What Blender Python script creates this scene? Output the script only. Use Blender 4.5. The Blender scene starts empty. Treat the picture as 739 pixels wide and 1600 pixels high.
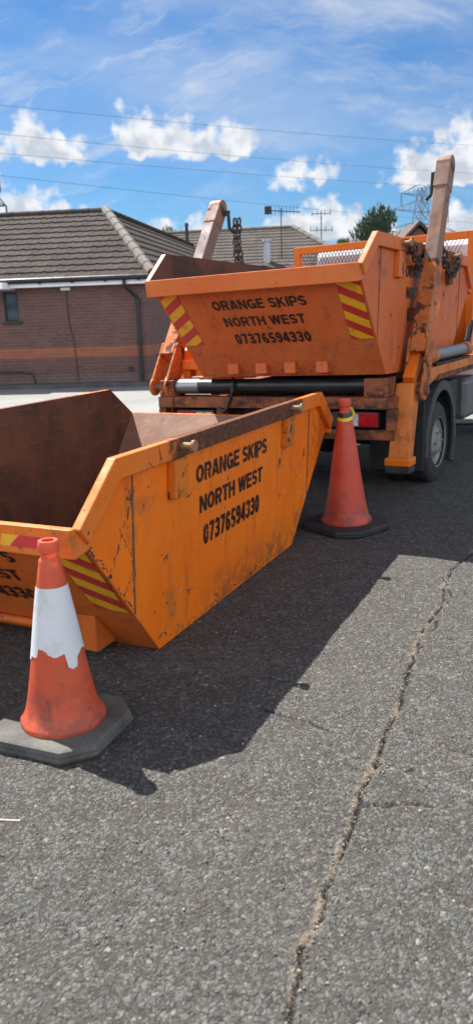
import bpy, bmesh, math, random
import numpy as np
from mathutils import Vector, Matrix
R = math.radians
random.seed(7); rng = np.random.default_rng(7)
scene = bpy.context.scene
COL = scene.collection

# ------------------------------------------------------------------ camera
CAM_H, PITCH, ROLL, FPX = 1.56, 0.25023, 0.03367, 1203.9
cam = bpy.data.cameras.new('camera'); cam_o = bpy.data.objects.new('camera', cam); COL.objects.link(cam_o)
cp, sp, cr, sr = math.cos(PITCH), math.sin(PITCH), math.cos(ROLL), math.sin(ROLL)
right = Vector((1, 0, 0)); down = Vector((0, -sp, -cp)); fwd = Vector((0, cp, -sp))
r2 = right*cr + down*sr; d2 = -right*sr + down*cr
m = Matrix.Identity(4)
for i in range(3):
    m[i][0], m[i][1], m[i][2] = r2[i], -d2[i], -fwd[i]
m[2][3] = CAM_H
cam_o.matrix_world = m
cam.sensor_fit = 'VERTICAL'; cam.sensor_height = 36.0; cam.sensor_width = 36.0*739/1600
cam.lens = FPX/1600*36.0
cam.clip_start = .05; cam.clip_end = 3000
cam.dof.use_dof = True; cam.dof.focus_distance = 4.2; cam.dof.aperture_fstop = 2.9
scene.camera = cam_o

# ------------------------------------------------------------------ light
SUN_EL, SUN_AZ = 54.9, -41.3          # azimuth from +Y, clockwise positive
SUN_STRENGTH, SKY_STRENGTH, EXPOSURE = 4.6, 0.15, 1.25
world = bpy.data.worlds.new('World'); scene.world = world; world.use_nodes = True
sun = bpy.data.lights.new('sun', 'SUN'); sun.energy = SUN_STRENGTH; sun.angle = R(.53); sun.color = (1, .965, .90)
sun_o = bpy.data.objects.new('sun', sun); COL.objects.link(sun_o)
sd = Vector((math.sin(R(SUN_AZ))*math.cos(R(SUN_EL)), math.cos(R(SUN_AZ))*math.cos(R(SUN_EL)), math.sin(R(SUN_EL))))
sun_o.rotation_euler = sd.to_track_quat('Z', 'Y').to_euler(); sun_o.location = (-6, 8, 14)
scene.view_settings.view_transform = 'Standard'; scene.view_settings.look = 'None'
scene.view_settings.exposure = EXPOSURE; scene.view_settings.gamma = 1
scene.view_settings.use_curve_mapping = False
scene.cycles.max_bounces = 8; scene.cycles.diffuse_bounces = 4

# ------------------------------------------------------------------ node helpers
class NT:
    def __init__(s, tree): s.t = tree; s.n = tree.nodes; s.l = tree.links
    def node(s, typ, **kw):
        n = s.n.new(typ)
        for k, v in kw.items(): setattr(n, k, v)
        return n
    def put(s, sock, v):
        if hasattr(v, 'is_output'): s.l.new(v, sock)
        elif v is not None:
            if sock.type == 'RGBA' and hasattr(v, '__len__') and len(v) == 3: v = (*v, 1)
            sock.default_value = v
    def m(s, op, a, b=None, c=None, clamp=False):
        n = s.node('ShaderNodeMath', operation=op, use_clamp=clamp)
        for i, v in enumerate((a, b, c)):
            if v is not None: s.put(n.inputs[i], v)
        return n.outputs[0]
    def vm(s, op, a, b=None):
        n = s.node('ShaderNodeVectorMath', operation=op)
        s.put(n.inputs[0], a)
        if b is not None: s.put(n.inputs[1], b)
        return n.outputs[0]
    def xyz(s, x, y, z):
        n = s.node('ShaderNodeCombineXYZ')
        for i, v in enumerate((x, y, z)): s.put(n.inputs[i], v)
        return n.outputs[0]
    def sep(s, v):
        n = s.node('ShaderNodeSeparateXYZ'); s.put(n.inputs[0], v); return n.outputs
    def mix(s, f, a, b, blend='MIX'):
        n = s.node('ShaderNodeMix', data_type='RGBA', blend_type=blend)
        s.put(n.inputs[0], f); s.put(n.inputs[6], a); s.put(n.inputs[7], b); return n.outputs[2]
    def noise(s, vec, scale, detail=4, rough=.55, dist=0.0, col=False):
        n = s.node('ShaderNodeTexNoise'); s.put(n.inputs['Vector'], vec)
        n.inputs['Scale'].default_value = scale; n.inputs['Detail'].default_value = detail
        n.inputs['Roughness'].default_value = rough; n.inputs['Distortion'].default_value = dist
        return n.outputs['Color' if col else 'Fac']
    def vor(s, vec, scale, feature='F1', out='Distance', rnd=1.0):
        n = s.node('ShaderNodeTexVoronoi', feature=feature); s.put(n.inputs['Vector'], vec)
        n.inputs['Scale'].default_value = scale; n.inputs['Randomness'].default_value = rnd
        return n.outputs[out]
    def ss(s, v, lo, hi, a=0.0, b=1.0):
        n = s.node('ShaderNodeMapRange', interpolation_type='SMOOTHSTEP'); s.put(n.inputs[0], v)
        for i, q in enumerate((lo, hi, a, b)): s.put(n.inputs[i+1], q)
        return n.outputs[0]
    def ramp(s, f, stops):
        n = s.node('ShaderNodeValToRGB'); s.put(n.inputs[0], f); e = n.color_ramp.elements
        while len(e) < len(stops): e.new(.5)
        for i, (p, c) in enumerate(stops): e[i].position = p; e[i].color = (*c, 1)
        return n.outputs[0]
    def bump(s, h, strength, dist, normal=None):
        n = s.node('ShaderNodeBump'); n.inputs['Strength'].default_value = strength
        n.inputs['Distance'].default_value = dist; s.put(n.inputs['Height'], h)
        if normal is not None: s.put(n.inputs['Normal'], normal)
        return n.outputs[0]
def new_mat(name):
    m = bpy.data.materials.new(name); m.use_nodes = True
    nt = NT(m.node_tree); b = m.node_tree.nodes['Principled BSDF']
    tc = nt.node('ShaderNodeTexCoord')
    return m, nt, b, tc

# ------------------------------------------------------------------ sky with clouds
def build_sky():
    nt = NT(world.node_tree); bg = world.node_tree.nodes['Background']
    bg.inputs['Strength'].default_value = SKY_STRENGTH
    sky = nt.node('ShaderNodeTexSky', sky_type='NISHITA'); sky.sun_disc = False
    sky.sun_elevation = R(SUN_EL); sky.sun_rotation = R(SUN_AZ)
    sky.air_density = 1.0; sky.dust_density = .6; sky.ozone_density = 2.0
    tc = nt.node('ShaderNodeTexCoord')
    x, y, z = nt.sep(nt.vm('NORMALIZE', tc.outputs['Generated']))
    az = nt.m('MULTIPLY', nt.m('ARCTAN2', x, y), 57.2958)
    el = nt.m('MULTIPLY', nt.m('ARCSINE', z), 57.2958)
    v = nt.xyz(az, el, 0.0)
    # domain warp so that the clouds' outlines billow
    w = nt.vm('SUBTRACT', nt.noise(v, .45, 3, .6, col=True), (.5, .5, .5))
    v2 = nt.vm('ADD', v, nt.vm('MULTIPLY', w, (2.0, 1.4, 0)))
    waz, wel, _ = nt.sep(v2)
    clouds = [(-5.5,11.1,2.2,2.8,1),(-3.2,11.1,2.3,1.8,1),(.4,10.95,2.3,2.0,1),(-1.6,11.0,2.0,1.2,.9),
              (-13.0,10.8,2.6,2.7,.88),(-10.9,10.7,2.0,1.5,.85),(6.0,9.1,2.7,1.2,.60),(4.4,9.0,1.5,.9,.52),
              (16.6,8.3,3.2,4.4,1.0),(13.2,8.4,2.8,2.4,.95),(19.5,8.6,4,5,1),(-14.0,5.6,3.8,3.6,1.1),(-10.2,5.4,4.2,2.6,1),
              (-4.4,5.8,1.4,1.5,.7),(-1.9,5.9,1.1,1.6,.7),(6.9,5.2,3.4,2.7,1),(4.9,5.0,2.6,2.4,1),(9.2,5.2,2.8,2.0,.9),(16.3,5.1,2.6,2.3,.9),
              (1.2,4.4,3,1.7,.8),(-22,8,5,4,1),(-31,6,7,4,1),(28,7,6,4,1),(38,9,7,5,1)]
    tot = None
    for a0, e0, hw, hu, st in clouds:
        dx = nt.m('DIVIDE', nt.m('SUBTRACT', waz, a0), hw)
        de = nt.m('SUBTRACT', wel, e0)
        t = nt.m('ADD', nt.m('DIVIDE', nt.m('MAXIMUM', de, 0.0), hu), nt.m('DIVIDE', nt.m('MAXIMUM', nt.m('MULTIPLY', de, -1), 0.0), .8))
        d = nt.m('SQRT', nt.m('ADD', nt.m('MULTIPLY', dx, dx), nt.m('MULTIPLY', t, t)))
        c = nt.m('MULTIPLY', nt.m('SUBTRACT', 1.0, d), st)
        tot = c if tot is None else nt.m('MAXIMUM', tot, c)
    # generic cumulus elsewhere in the sky
    far = nt.ss(nt.m('ABSOLUTE', az), 24, 40)
    gen = nt.m('MULTIPLY', nt.m('SUBTRACT', nt.noise(nt.vm('MULTIPLY', v, (1, 1.9, 1)), .07, 3, .5), .56), nt.m('MULTIPLY', far, 3.2))
    gen = nt.m('SUBTRACT', gen, nt.m('MULTIPLY', nt.m('SUBTRACT', 1.0, far), 2.0))
    behind = nt.m('MULTIPLY', nt.ss(nt.m('ABSOLUTE', az), 62, 95), nt.m('MULTIPLY', nt.ss(el, 1, 6), nt.ss(el, 46, 26)))  # added cloud bank behind the camera, fill light for the shaded panels
    bk = nt.m('MULTIPLY', behind, nt.m('ADD', .18, nt.m('MULTIPLY', nt.noise(nt.vm('MULTIPLY', v, (1, 1.7, 1)), .05, 3, .5), .8)))
    gen = nt.m('MAXIMUM', gen, nt.m('SUBTRACT', bk, nt.m('MULTIPLY', nt.m('SUBTRACT', 1.0, behind), 1.0)))
    tot = nt.m('MAXIMUM', tot, gen)
    n1 = nt.noise(v, .75, 7, .54); n2 = nt.vor(v2, .95, 'SMOOTH_F1')
    edge = nt.m('ADD', nt.m('MULTIPLY', nt.m('SUBTRACT', n1, .5), 1.5), nt.m('MULTIPLY', nt.m('SUBTRACT', .42, n2), .45))
    dens = nt.m('ADD', tot, edge)
    mask = nt.ss(dens, .0, .46)
    mask = nt.m('MULTIPLY', mask, nt.ss(el, -1, 2))
    # cirrus streaks
    rot = nt.node('ShaderNodeVectorRotate', rotation_type='Z_AXIS'); nt.put(rot.inputs['Vector'], v2); rot.inputs['Angle'].default_value = R(-14)
    ci = nt.noise(nt.vm('MULTIPLY', rot.outputs[0], (.10, .55, 1)), 1.0, 7, .62, .6)
    rot2 = nt.node('ShaderNodeVectorRotate', rotation_type='Z_AXIS'); nt.put(rot2.inputs['Vector'], v2); rot2.inputs['Angle'].default_value = R(12)
    ci2 = nt.noise(nt.vm('MULTIPLY', rot2.outputs[0], (.07, .4, 1)), 1.0, 7, .6, .4)
    side = nt.ss(az, -5, 9)
    cim = nt.m('ADD', nt.m('MULTIPLY', nt.ss(ci, .48, .80), nt.m('SUBTRACT', 1.0, side)), nt.m('MULTIPLY', nt.ss(ci2, .47, .78), side))
    cim = nt.m('ADD', nt.m('MULTIPLY', cim, nt.ss(el, 5, 11, .40, .62)), nt.m('MULTIPLY', nt.ss(nt.noise(nt.vm('MULTIPLY', v2, (.035, .12, 1)), 1.0, 5, .6), .33, .64), nt.ss(el, 7.5, 14, .06, .34)))
    # light and dark inside a cloud: tops bright, bases grey
    lum = nt.ss(nt.m('ADD', nt.noise(nt.vm('ADD', v, (.5, -.6, 0)), .55, 6, .55), nt.m('MULTIPLY', dens, -.22)), .22, .50)
    ccol = nt.mix(lum, CLOUD_DARK, nt.mix(nt.ss(nt.m('ABSOLUTE', az), 50, 110), CLOUD_LIGHT, CLOUD_FILL))   # unseen clouds out of view get extra brightness as fill light
    hs = nt.node('ShaderNodeHueSaturation'); nt.put(hs.inputs['Color'], sky.outputs[0])
    hs.inputs['Saturation'].default_value = SKY_SAT; hs.inputs['Value'].default_value = SKY_VAL
    tint = nt.mix(1.0, hs.outputs[0], SKY_TINT, 'MULTIPLY')
    c1 = nt.mix(cim, tint, nt.mix(.5, CLOUD_DARK, CLOUD_LIGHT))
    c2 = nt.mix(mask, c1, ccol)
    nt.l.new(c2, bg.inputs['Color'])
SKY_SAT, SKY_VAL, SKY_TINT = 1.1, .315, (.45, .77, 1.04)
CLOUD_DARK, CLOUD_LIGHT, CLOUD_FILL = (1.65, 1.82, 2.08), (2.62, 2.66, 2.75), (7.8, 8.1, 8.7)
build_sky()

# ------------------------------------------------------------------ object helpers
def link(o, parent=None):
    COL.objects.link(o)
    if parent is not None: o.parent = parent
    return o
def tag(o, label=None, cat=None, group=None, kind=None):
    for k, v in (('label', label), ('category', cat), ('group', group), ('kind', kind)):
        if v: o[k] = v
    return o
def empty(name, loc=(0, 0, 0), rz=0.0, parent=None):
    o = bpy.data.objects.new(name, None); o.location = loc; o.rotation_euler = (0, 0, rz); o.empty_display_size = .2
    return link(o, parent)
def children(o): return [c for c in bpy.data.objects if c.parent == o]
class MB:
    """collects shapes into one mesh"""
    def __init__(s): s.v = []; s.f = []; s.uv = {}
    def add(s, vs, fs):
        k = len(s.v); s.v += [tuple(v) for v in vs]; s.f += [tuple(i+k for i in f) for f in fs]; return s
    def box(s, x0, x1, y0, y1, z0, z1):
        return s.add([(x0,y0,z0),(x1,y0,z0),(x1,y1,z0),(x0,y1,z0),(x0,y0,z1),(x1,y0,z1),(x1,y1,z1),(x0,y1,z1)],
                     [(0,3,2,1),(4,5,6,7),(0,1,5,4),(1,2,6,5),(2,3,7,6),(3,0,4,7)])
    def hexa(s, b, t):                       # bottom and top quads, counter-clockwise from above
        return s.add(list(b)+list(t), [(0,3,2,1),(4,5,6,7),(0,1,5,4),(1,2,6,5),(2,3,7,6),(3,0,4,7)])
    def prism(s, poly, ext):                 # polygon (3D points) pushed along ext
        n = len(poly); e = Vector(ext); P = [Vector(p) for p in poly]
        nrm = Vector((0, 0, 0))
        for i in range(n): nrm += P[i].cross(P[(i+1) % n])
        if nrm.dot(e) > 0: P.reverse()
        return s.add(P+[p+e for p in P], [tuple(range(n)), tuple(reversed(range(n, 2*n)))] +
                     [(i, n+i, n+(i+1) % n, (i+1) % n)[::1] for i in range(n)])
    def tube(s, a, b, r0, r1=None, n=16, cap=True):
        a, b = Vector(a), Vector(b); r1 = r0 if r1 is None else r1; d = (b-a).normalized()
        u = d.orthogonal().normalized(); w = d.cross(u)
        ring = [(math.cos(2*math.pi*i/n), math.sin(2*math.pi*i/n)) for i in range(n)]
        vs = [a+(u*c+w*q)*r0 for c, q in ring]+[b+(u*c+w*q)*r1 for c, q in ring]
        fs = [(i, (i+1) % n, n+(i+1) % n, n+i) for i in range(n)]
        if cap: fs += [tuple(reversed(range(n))), tuple(range(n, 2*n))]
        return s.add(vs, fs)
    def path(s, pts, r, n=8):
        for a, b in zip(pts, pts[1:]): s.tube(a, b, r, n=n)
        return s
    def beam(s, a, b, wd, ht, up=(0, 0, 1)):  # rectangular bar from a to b
        a, b = Vector(a), Vector(b); d = (b-a).normalized(); sd_ = d.cross(Vector(up)).normalized(); u = sd_.cross(d)
        q = [(-1,-1),(1,-1),(1,1),(-1,1)]
        vs = [p+sd_*(i*wd/2)+u*(j*ht/2) for p in (a, b) for i, j in q]
        return s.add(vs, [(0,1,2,3),(7,6,5,4),(0,4,5,1),(1,5,6,2),(2,6,7,3),(3,7,4,0)])
    def lathe(s, prof, n=40, c=(0, 0, 0), axis='Z', closed=False):
        k = len(prof); vs = []
        for r, h in prof:
            for i in range(n):
                t = 2*math.pi*i/n; x, y = r*math.cos(t), r*math.sin(t)
                p = (x, y, h) if axis == 'Z' else (x, h, y)
                vs.append((p[0]+c[0], p[1]+c[1], p[2]+c[2]))
        fs = []
        for j in range(k if closed else k-1):
            j2 = (j+1) % k
            for i in range(n): fs.append((j*n+i, j*n+(i+1) % n, j2*n+(i+1) % n, j2*n+i))
        return s.add(vs, fs)
    def build(s, name, mat, parent=None, bevel=0.0, smooth=False, fn=None, segs=2):
        me = bpy.data.meshes.new(name); vs = s.v if fn is None else [fn(*p) for p in s.v]
        me.from_pydata(vs, [], s.f); me.validate(); me.update()
        bm = bmesh.new(); bm.from_mesh(me); bmesh.ops.recalc_face_normals(bm, faces=bm.faces); bm.to_mesh(me); bm.free()
        if mat: me.materials.append(mat)
        o = bpy.data.objects.new(name, me); link(o, parent)
        if smooth:
            for p in me.polygons: p.use_smooth = True
            me.set_sharp_from_angle(angle=R(38))
        if bevel:
            b = o.modifiers.new('bevel', 'BEVEL'); b.width = bevel; b.segments = segs; b.limit_method = 'ANGLE'; b.angle_limit = R(35)
        return o

# ------------------------------------------------------------------ materials
def simple(name, col, rough=.5, metal=0.0, vary=.0, scale=6, bump=0, bscale=40, spec=.5):
    m, nt, b, tc = new_mat(name); c = tc.outputs['Object']
    if vary:
        f = nt.noise(c, scale, 6, .6)
        nt.put(b.inputs['Base Color'], nt.mix(nt.ss(f, .35, .7), tuple(q*(1-vary) for q in col), tuple(min(1, q*(1+vary)) for q in col)))
        nt.put(b.inputs['Roughness'], nt.ss(f, .2, .8, rough-.1, min(1, rough+.12)))
    else:
        nt.put(b.inputs['Base Color'], col); b.inputs['Roughness'].default_value = rough
    b.inputs['Metallic'].default_value = metal; b.inputs['Specular IOR Level'].default_value = spec
    if bump: nt.put(b.inputs['Normal'], nt.bump(nt.noise(c, bscale, 5, .6), bump, .004))
    return m
def paint(name, col, col2, chips=.5, grime=.5, rough=.45, edge=True, low_dirt=None, band=None, cscale=9.0, grease=0.0):
    """weathered paint: faded patches, rust chips, scratches, worn edges, grime near the bottom"""
    m, nt, b, tc = new_mat(name); c = tc.outputs['Object']
    x, y, z = nt.sep(c)
    big = nt.noise(c, 1.7, 5, .6); mid = nt.noise(c, cscale, 8, .68, .4); fine = nt.noise(c, 55, 5, .65)
    base = nt.mix(nt.ss(big, .35, .68), col, col2)
    streak = nt.noise(nt.vm('MULTIPLY', c, (9, 9, .9)), 1.6, 5, .6)
    base = nt.mix(nt.m('MULTIPLY', nt.ss(streak, .53, .76), .40*grime), base, (.16, .065, .02))
    base = nt.mix(nt.m('MULTIPLY', nt.ss(fine, .58, .72), .22*grime), base, (.10, .05, .03))
    gr = nt.m('MULTIPLY', nt.ss(nt.noise(c, 3.3, 7, .66), .52, .72), .55*grime)
    base = nt.mix(gr, base, (.17, .085, .045))
    if grease: base = nt.mix(nt.m('MULTIPLY', nt.ss(nt.noise(nt.vm('MULTIPLY', c, (1, .55, 1)), 6.5, 7, .7), .46, .62), grease), base, (.028, .023, .021))
    hi = nt.m('MULTIPLY', nt.ss(nt.noise(nt.vm('ADD', c, (9, 4, 2)), 5.5, 8, .7), .62, .74), .42)
    base = nt.mix(hi, base, (.62, .42, .30))
    chip = nt.ss(nt.m('ADD', mid, nt.m('MULTIPLY', nt.m('SUBTRACT', fine, .5), .25)), .735-.10*chips, .765-.10*chips)
    # scratches
    dv = nt.vm('ADD', nt.vm('MULTIPLY', c, (1, 1, 1)), nt.vm('MULTIPLY', nt.noise(c, 3, 3, .5, col=True), (.35, .35, .35)))
    sc = nt.vor(nt.vm('MULTIPLY', dv, (3.5, 3.5, 1.6)), 1.4, 'DISTANCE_TO_EDGE')
    scm = nt.m('MULTIPLY', nt.ss(sc, .010, .004), nt.ss(nt.noise(c, 4.2, 3, .5), .57, .64))
    spk = nt.vor(nt.vm('ADD', c, nt.vm('MULTIPLY', nt.noise(c, 60, 2, .5, col=True), (.01, .01, .01))), 17)
    spm = nt.m('MULTIPLY', nt.ss(spk, .15, .09), nt.ss(nt.noise(c, 3.1, 4, .6), .50, .60))
    rust = nt.m('MAXIMUM', chip, nt.m('MAXIMUM', nt.m('MULTIPLY', scm, min(1, chips)), nt.m('MULTIPLY', spm, min(1, chips))))
    if edge:
        bv = nt.node('ShaderNodeBevel', samples=4); bv.inputs['Radius'].default_value = .014
        ge = nt.node('ShaderNodeNewGeometry')
        dt = nt.node('ShaderNodeVectorMath', operation='DOT_PRODUCT'); nt.put(dt.inputs[0], bv.outputs[0]); nt.put(dt.inputs[1], ge.outputs['True Normal'])
        ed = nt.ss(nt.m('ADD', dt.outputs['Value'], nt.m('MULTIPLY', nt.m('SUBTRACT', mid, .5), .5)), .93, .80)
        rust = nt.m('MAXIMUM', rust, nt.m('MULTIPLY', ed, .85))
    if low_dirt:                                   # scuffed, tar-stained lower edge
        x0, x1, zt = low_dirt
        zn = nt.ss(nt.m('ADD', z, nt.m('MULTIPLY', nt.m('SUBTRACT', nt.noise(c, 4.5, 6, .7), .5), .5)), zt, 0.0)
        xn = nt.m('MULTIPLY', nt.ss(x, x0-.35, x0+.2), nt.ss(x, x1+.3, x1-.1))
        ld = nt.m('MULTIPLY', nt.m('MULTIPLY', zn, xn), nt.ss(nt.noise(c, 13, 6, .7), .36, .60))
        base = nt.mix(nt.m('MULTIPLY', ld, .62), base, (.075, .045, .032))
    if band:                                       # stretch worn to brown steel by the lifting chains
        x0, x1, am = band
        bn = nt.m('MULTIPLY', nt.ss(nt.m('ADD', x, nt.m('MULTIPLY', nt.m('SUBTRACT', mid, .5), .6)), x0-.06, x0+.06), nt.ss(nt.m('ADD', x, nt.m('MULTIPLY', nt.m('SUBTRACT', mid, .5), .6)), x1+.06, x1-.06))
        bn = nt.m('MULTIPLY', bn, nt.ss(nt.noise(nt.vm('ADD', c, (3, 1, 7)), 16, 7, .7), .70, .60))
        rust = nt.m('MAXIMUM', rust, nt.m('MULTIPLY', bn, am))
    rcol = nt.mix(nt.ss(fine, .4, .62), (.05, .025, .02), (.13, .055, .03))
    nt.put(b.inputs['Base Color'], nt.mix(rust, base, rcol))
    nt.put(b.inputs['Roughness'], nt.m('ADD', nt.m('MULTIPLY', rust, .3), nt.ss(big, .3, .7, rough-.06, rough+.12)))
    b.inputs['Specular IOR Level'].default_value = .28
    hgt = nt.m('ADD', nt.m('MULTIPLY', rust, -.6), nt.m('ADD', nt.m('MULTIPLY', fine, .15), nt.m('MULTIPLY', big, 3.0)))
    dent = nt.bump(nt.noise(nt.vm('MULTIPLY', c, (1, 1, .6)), 2.6, 3, .5), .9, .035)
    nt.put(b.inputs['Normal'], nt.bump(hgt, .5, .004, dent))
    return m
def rust_mat(name, c1, c2, c3, scale=3.0):
    m, nt, b, tc = new_mat(name); c = tc.outputs['Object']
    f = nt.noise(c, scale, 8, .68, .5); g = nt.noise(nt.vm('MULTIPLY', c, (1, 1, .4)), scale*3, 6, .65)
    col = nt.mix(nt.ss(f, .36, .66), c1, c2)
    col = nt.mix(nt.m('MULTIPLY', nt.ss(g, .55, .75), .7), col, c3)
    nt.put(b.inputs['Base Color'], col); b.inputs['Roughness'].default_value = .72; b.inputs['Specular IOR Level'].default_value = .35
    col = nt.mix(nt.m('MULTIPLY', nt.ss(nt.noise(nt.vm('MULTIPLY', c, (1.2, 1.2, 9)), 3.2, 6, .7), .56, .74), .55), col, tuple(min(1, q*1.7+.01) for q in c2))
    nt.put(b.inputs['Base Color'], col)
    nt.put(b.inputs['Normal'], nt.bump(nt.noise(c, 34, 6, .65), .45, .004, nt.bump(nt.noise(c, 3.2, 3, .5), .8, .03)))
    return m

ORANGE = paint('skip_orange', (.86, .165, .006), (.88, .20, .008), .85, .9, .42, low_dirt=(-.35, .75, .30))
ORANGE_END_SHADED = paint('skip_orange_end_shaded', (.52, .11, .018), (.60, .135, .02), .7, 1.0, .45)  # sheltered shade of the end plates is put into this darker orange, plus grime
ORANGE_RIM = paint('skip_rim', (.78, .17, .012), (.70, .185, .03), 1.0, .8, .45, band=(-.86, .88, .96), cscale=12)
BRACKET = paint('bracket_worn', (.70, .19, .01), (.60, .15, .015), 1.7, 1.2, .5, cscale=14)
ORANGE_RIM_END = paint('skip_rim_end', (.78, .17, .012), (.70, .185, .03), 1.15, .9, .45, cscale=12)
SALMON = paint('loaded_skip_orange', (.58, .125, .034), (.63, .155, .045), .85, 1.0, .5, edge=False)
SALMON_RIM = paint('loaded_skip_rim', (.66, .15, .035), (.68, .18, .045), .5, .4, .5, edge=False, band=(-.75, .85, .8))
LORRY = paint('lorry_orange', (.66, .19, .03), (.58, .155, .03), 1.0, 1.2, .45, edge=True, cscale=8, grease=.3)
ARM_LOWER = paint('arm_orange_worn', (.60, .17, .035), (.50, .14, .045), 1.75, 1.3, .5, edge=True, cscale=6, grease=.28)
LORRY_BRIGHT = paint('lorry_orange_bright', (.75, .17, .012), (.7, .15, .012), .25, .3, .4, edge=False)
LORRY_DIRTY = paint('lorry_orange_dirty', (.33, .095, .035), (.17, .058, .034), 1.7, 1.8, .55, edge=False, cscale=6, grease=.9)
ARM_GREY = paint('arm_primer_grey', (.19, .145, .135), (.30, .15, .09), 1.3, .9, .5, edge=False, cscale=5)
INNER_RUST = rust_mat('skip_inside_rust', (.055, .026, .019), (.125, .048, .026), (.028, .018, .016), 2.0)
INNER_PALE = rust_mat('skip_inside_pale', (.25, .135, .09), (.20, .09, .055), (.12, .06, .042), 2.6)  # end and floor linings in a paler rust than the sides
STEEL_RUST = rust_mat('rusty_steel', (.12, .07, .045), (.20, .12, .075), (.06, .04, .03), 14)
PIN = rust_mat('pin_worn', (.24, .14, .075), (.34, .20, .09), (.10, .06, .04), 26)
CHAIN = rust_mat('chain_steel', (.045, .04, .04), (.08, .065, .055), (.12, .07, .045), 20)
CHROME = simple('cylinder_chrome', (.29, .285, .28), .34, .8, .08, 3)
BLACK_GREASE = simple('black_grease', (.018, .018, .02), .38, 0, .3, 6)
RUBBER = simple('tyre_rubber', (.028, .028, .03), .75, 0, .25, 8, .3, 60)
GUARD = simple('mudguard_plastic', (.055, .056, .06), .55, 0, .2, 5)
DARK = simple('dark_steel', (.03, .03, .032), .6, 0, .3, 6)
RIMGREY = simple('wheel_silver', (.24, .235, .23), .6, .2, .2, 8)
CABWHITE = simple('cab_white', (.74, .75, .77), .32, 0, .05, 2)
GLASS = simple('window_glass', (.03, .04, .045), .06, 0)
GREYTANK = simple('tank_grey', (.13, .14, .15), .4, .4, .12, 4)
BLACK_PLASTIC = simple('black_plastic', (.014, .014, .016), .38, 0, .2, 3)
WHITE_PLASTIC = simple('white_fascia', (.84, .85, .88), .45, 0, .05, 2)
PLANK = simple('deck_timber', (.34, .24, .17), .8, 0, .3, 5)

def letter_mat(name, orange):
    m, nt, b, tc = new_mat(name); c = tc.outputs['Object']
    wear = nt.ss(nt.m('ADD', nt.noise(c, 30, 6, .7), nt.m('MULTIPLY', nt.noise(c, 5, 3, .5), .4)), .83, .87)
    nt.put(b.inputs['Base Color'], nt.mix(wear, (.012, .011, .013), orange)); b.inputs['Roughness'].default_value = .4
    return m
LETTER = letter_mat('vinyl_black', (.62, .18, .02)); LETTER_S = letter_mat('vinyl_black_faded', (.12, .05, .03))
def chevron_mat(name, sgn, red, yel):
    m, nt, b, tc = new_mat(name)
    u = nt.node('ShaderNodeUVMap'); x, y, _ = nt.sep(u.outputs[0])
    t = nt.m('FRACT', nt.m('DIVIDE', nt.m('ADD', nt.m('MULTIPLY', x, .62*sgn), y), .155))
    f = nt.m('GREATER_THAN', t, .5)
    col = nt.mix(f, yel, red)
    n = nt.noise(tc.outputs['Object'], 9, 6, .65)
    col = nt.mix(nt.m('MULTIPLY', nt.ss(n, .52, .7), .5), col, (.28, .12, .04))
    nt.put(b.inputs['Base Color'], col); b.inputs['Roughness'].default_value = .35
    return m
CHEV_R = chevron_mat('chevron_falling', 1, (.50, .035, .03), (.80, .42, .02))
CHEV_L = chevron_mat('chevron_rising', -1, (.55, .045, .05), (.82, .42, .03))

# ------------------------------------------------------------------ ground
def grid_axis(dense0, dense1, step, lo, hi, grow=1.35):
    a = list(np.arange(dense0, dense1+1e-6, step)); s = step; x = a[0]; left = []
    while x > lo: s *= grow; x -= s; left.append(max(x, lo))
    s = step; x = a[-1]; rightl = []
    while x < hi: s *= grow; x += s; rightl.append(min(x, hi))
    return np.array(left[::-1]+a+rightl)
def polyline_dist(X, Y, pts):
    """distance to a polyline and signed side (positive right of travel)"""
    best = np.full(X.shape, 1e9); side = np.zeros(X.shape)
    for (x0, y0), (x1, y1) in zip(pts, pts[1:]):
        dx, dy = x1-x0, y1-y0; L = dx*dx+dy*dy
        t = np.clip(((X-x0)*dx+(Y-y0)*dy)/L, 0, 1)
        ex, ey = X-(x0+t*dx), Y-(y0+t*dy); d = np.hypot(ex, ey)
        s = np.sign(dy*ex-dx*ey); u = d < best
        best[u] = d[u]; side[u] = s[u]
    return best, side
def vnoise(X, Y, scale, seed):
    g = np.random.default_rng(seed).random((256, 256)); x, y = X*scale+1000, Y*scale+1000
    xi, yi = np.floor(x).astype(int), np.floor(y).astype(int); fx, fy = x-xi, y-yi
    fx, fy = fx*fx*(3-2*fx), fy*fy*(3-2*fy)
    a = g[xi % 256, yi % 256]; b = g[(xi+1) % 256, yi % 256]; c = g[xi % 256, (yi+1) % 256]; d = g[(xi+1) % 256, (yi+1) % 256]
    return (a*(1-fx)+b*fx)*(1-fy)+(c*(1-fx)+d*fx)*fy
def jitter(pts, amp, step, seed):
    r = np.random.default_rng(seed); out = []
    for (x0, y0), (x1, y1) in zip(pts, pts[1:]):
        L = math.hypot(x1-x0, y1-y0); n = max(1, int(L/step))
        for i in range(n):
            t = i/n; k = 0 if (i == 0 and not out) else amp
            out.append((x0+(x1-x0)*t+r.normal()*k, y0+(y1-y0)*t+r.normal()*k))
    out.append(pts[-1]); return out
CRACK_MAIN = [(1.976, 5.454), (1.459, 4.709), (1.356, 4.564), (1.257, 4.379), (1.096, 3.919), (0.99, 3.719), (0.883, 3.507), (0.764, 3.195), (0.641, 2.849), (0.538, 2.631), (0.459, 2.4), (0.393, 2.272), (0.337, 2.122), (0.286, 1.975), (0.239, 1.869), (0.172, 1.671), (0.115, 1.591), (0.082, 1.42), (0.053, 1.255)]
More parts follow.
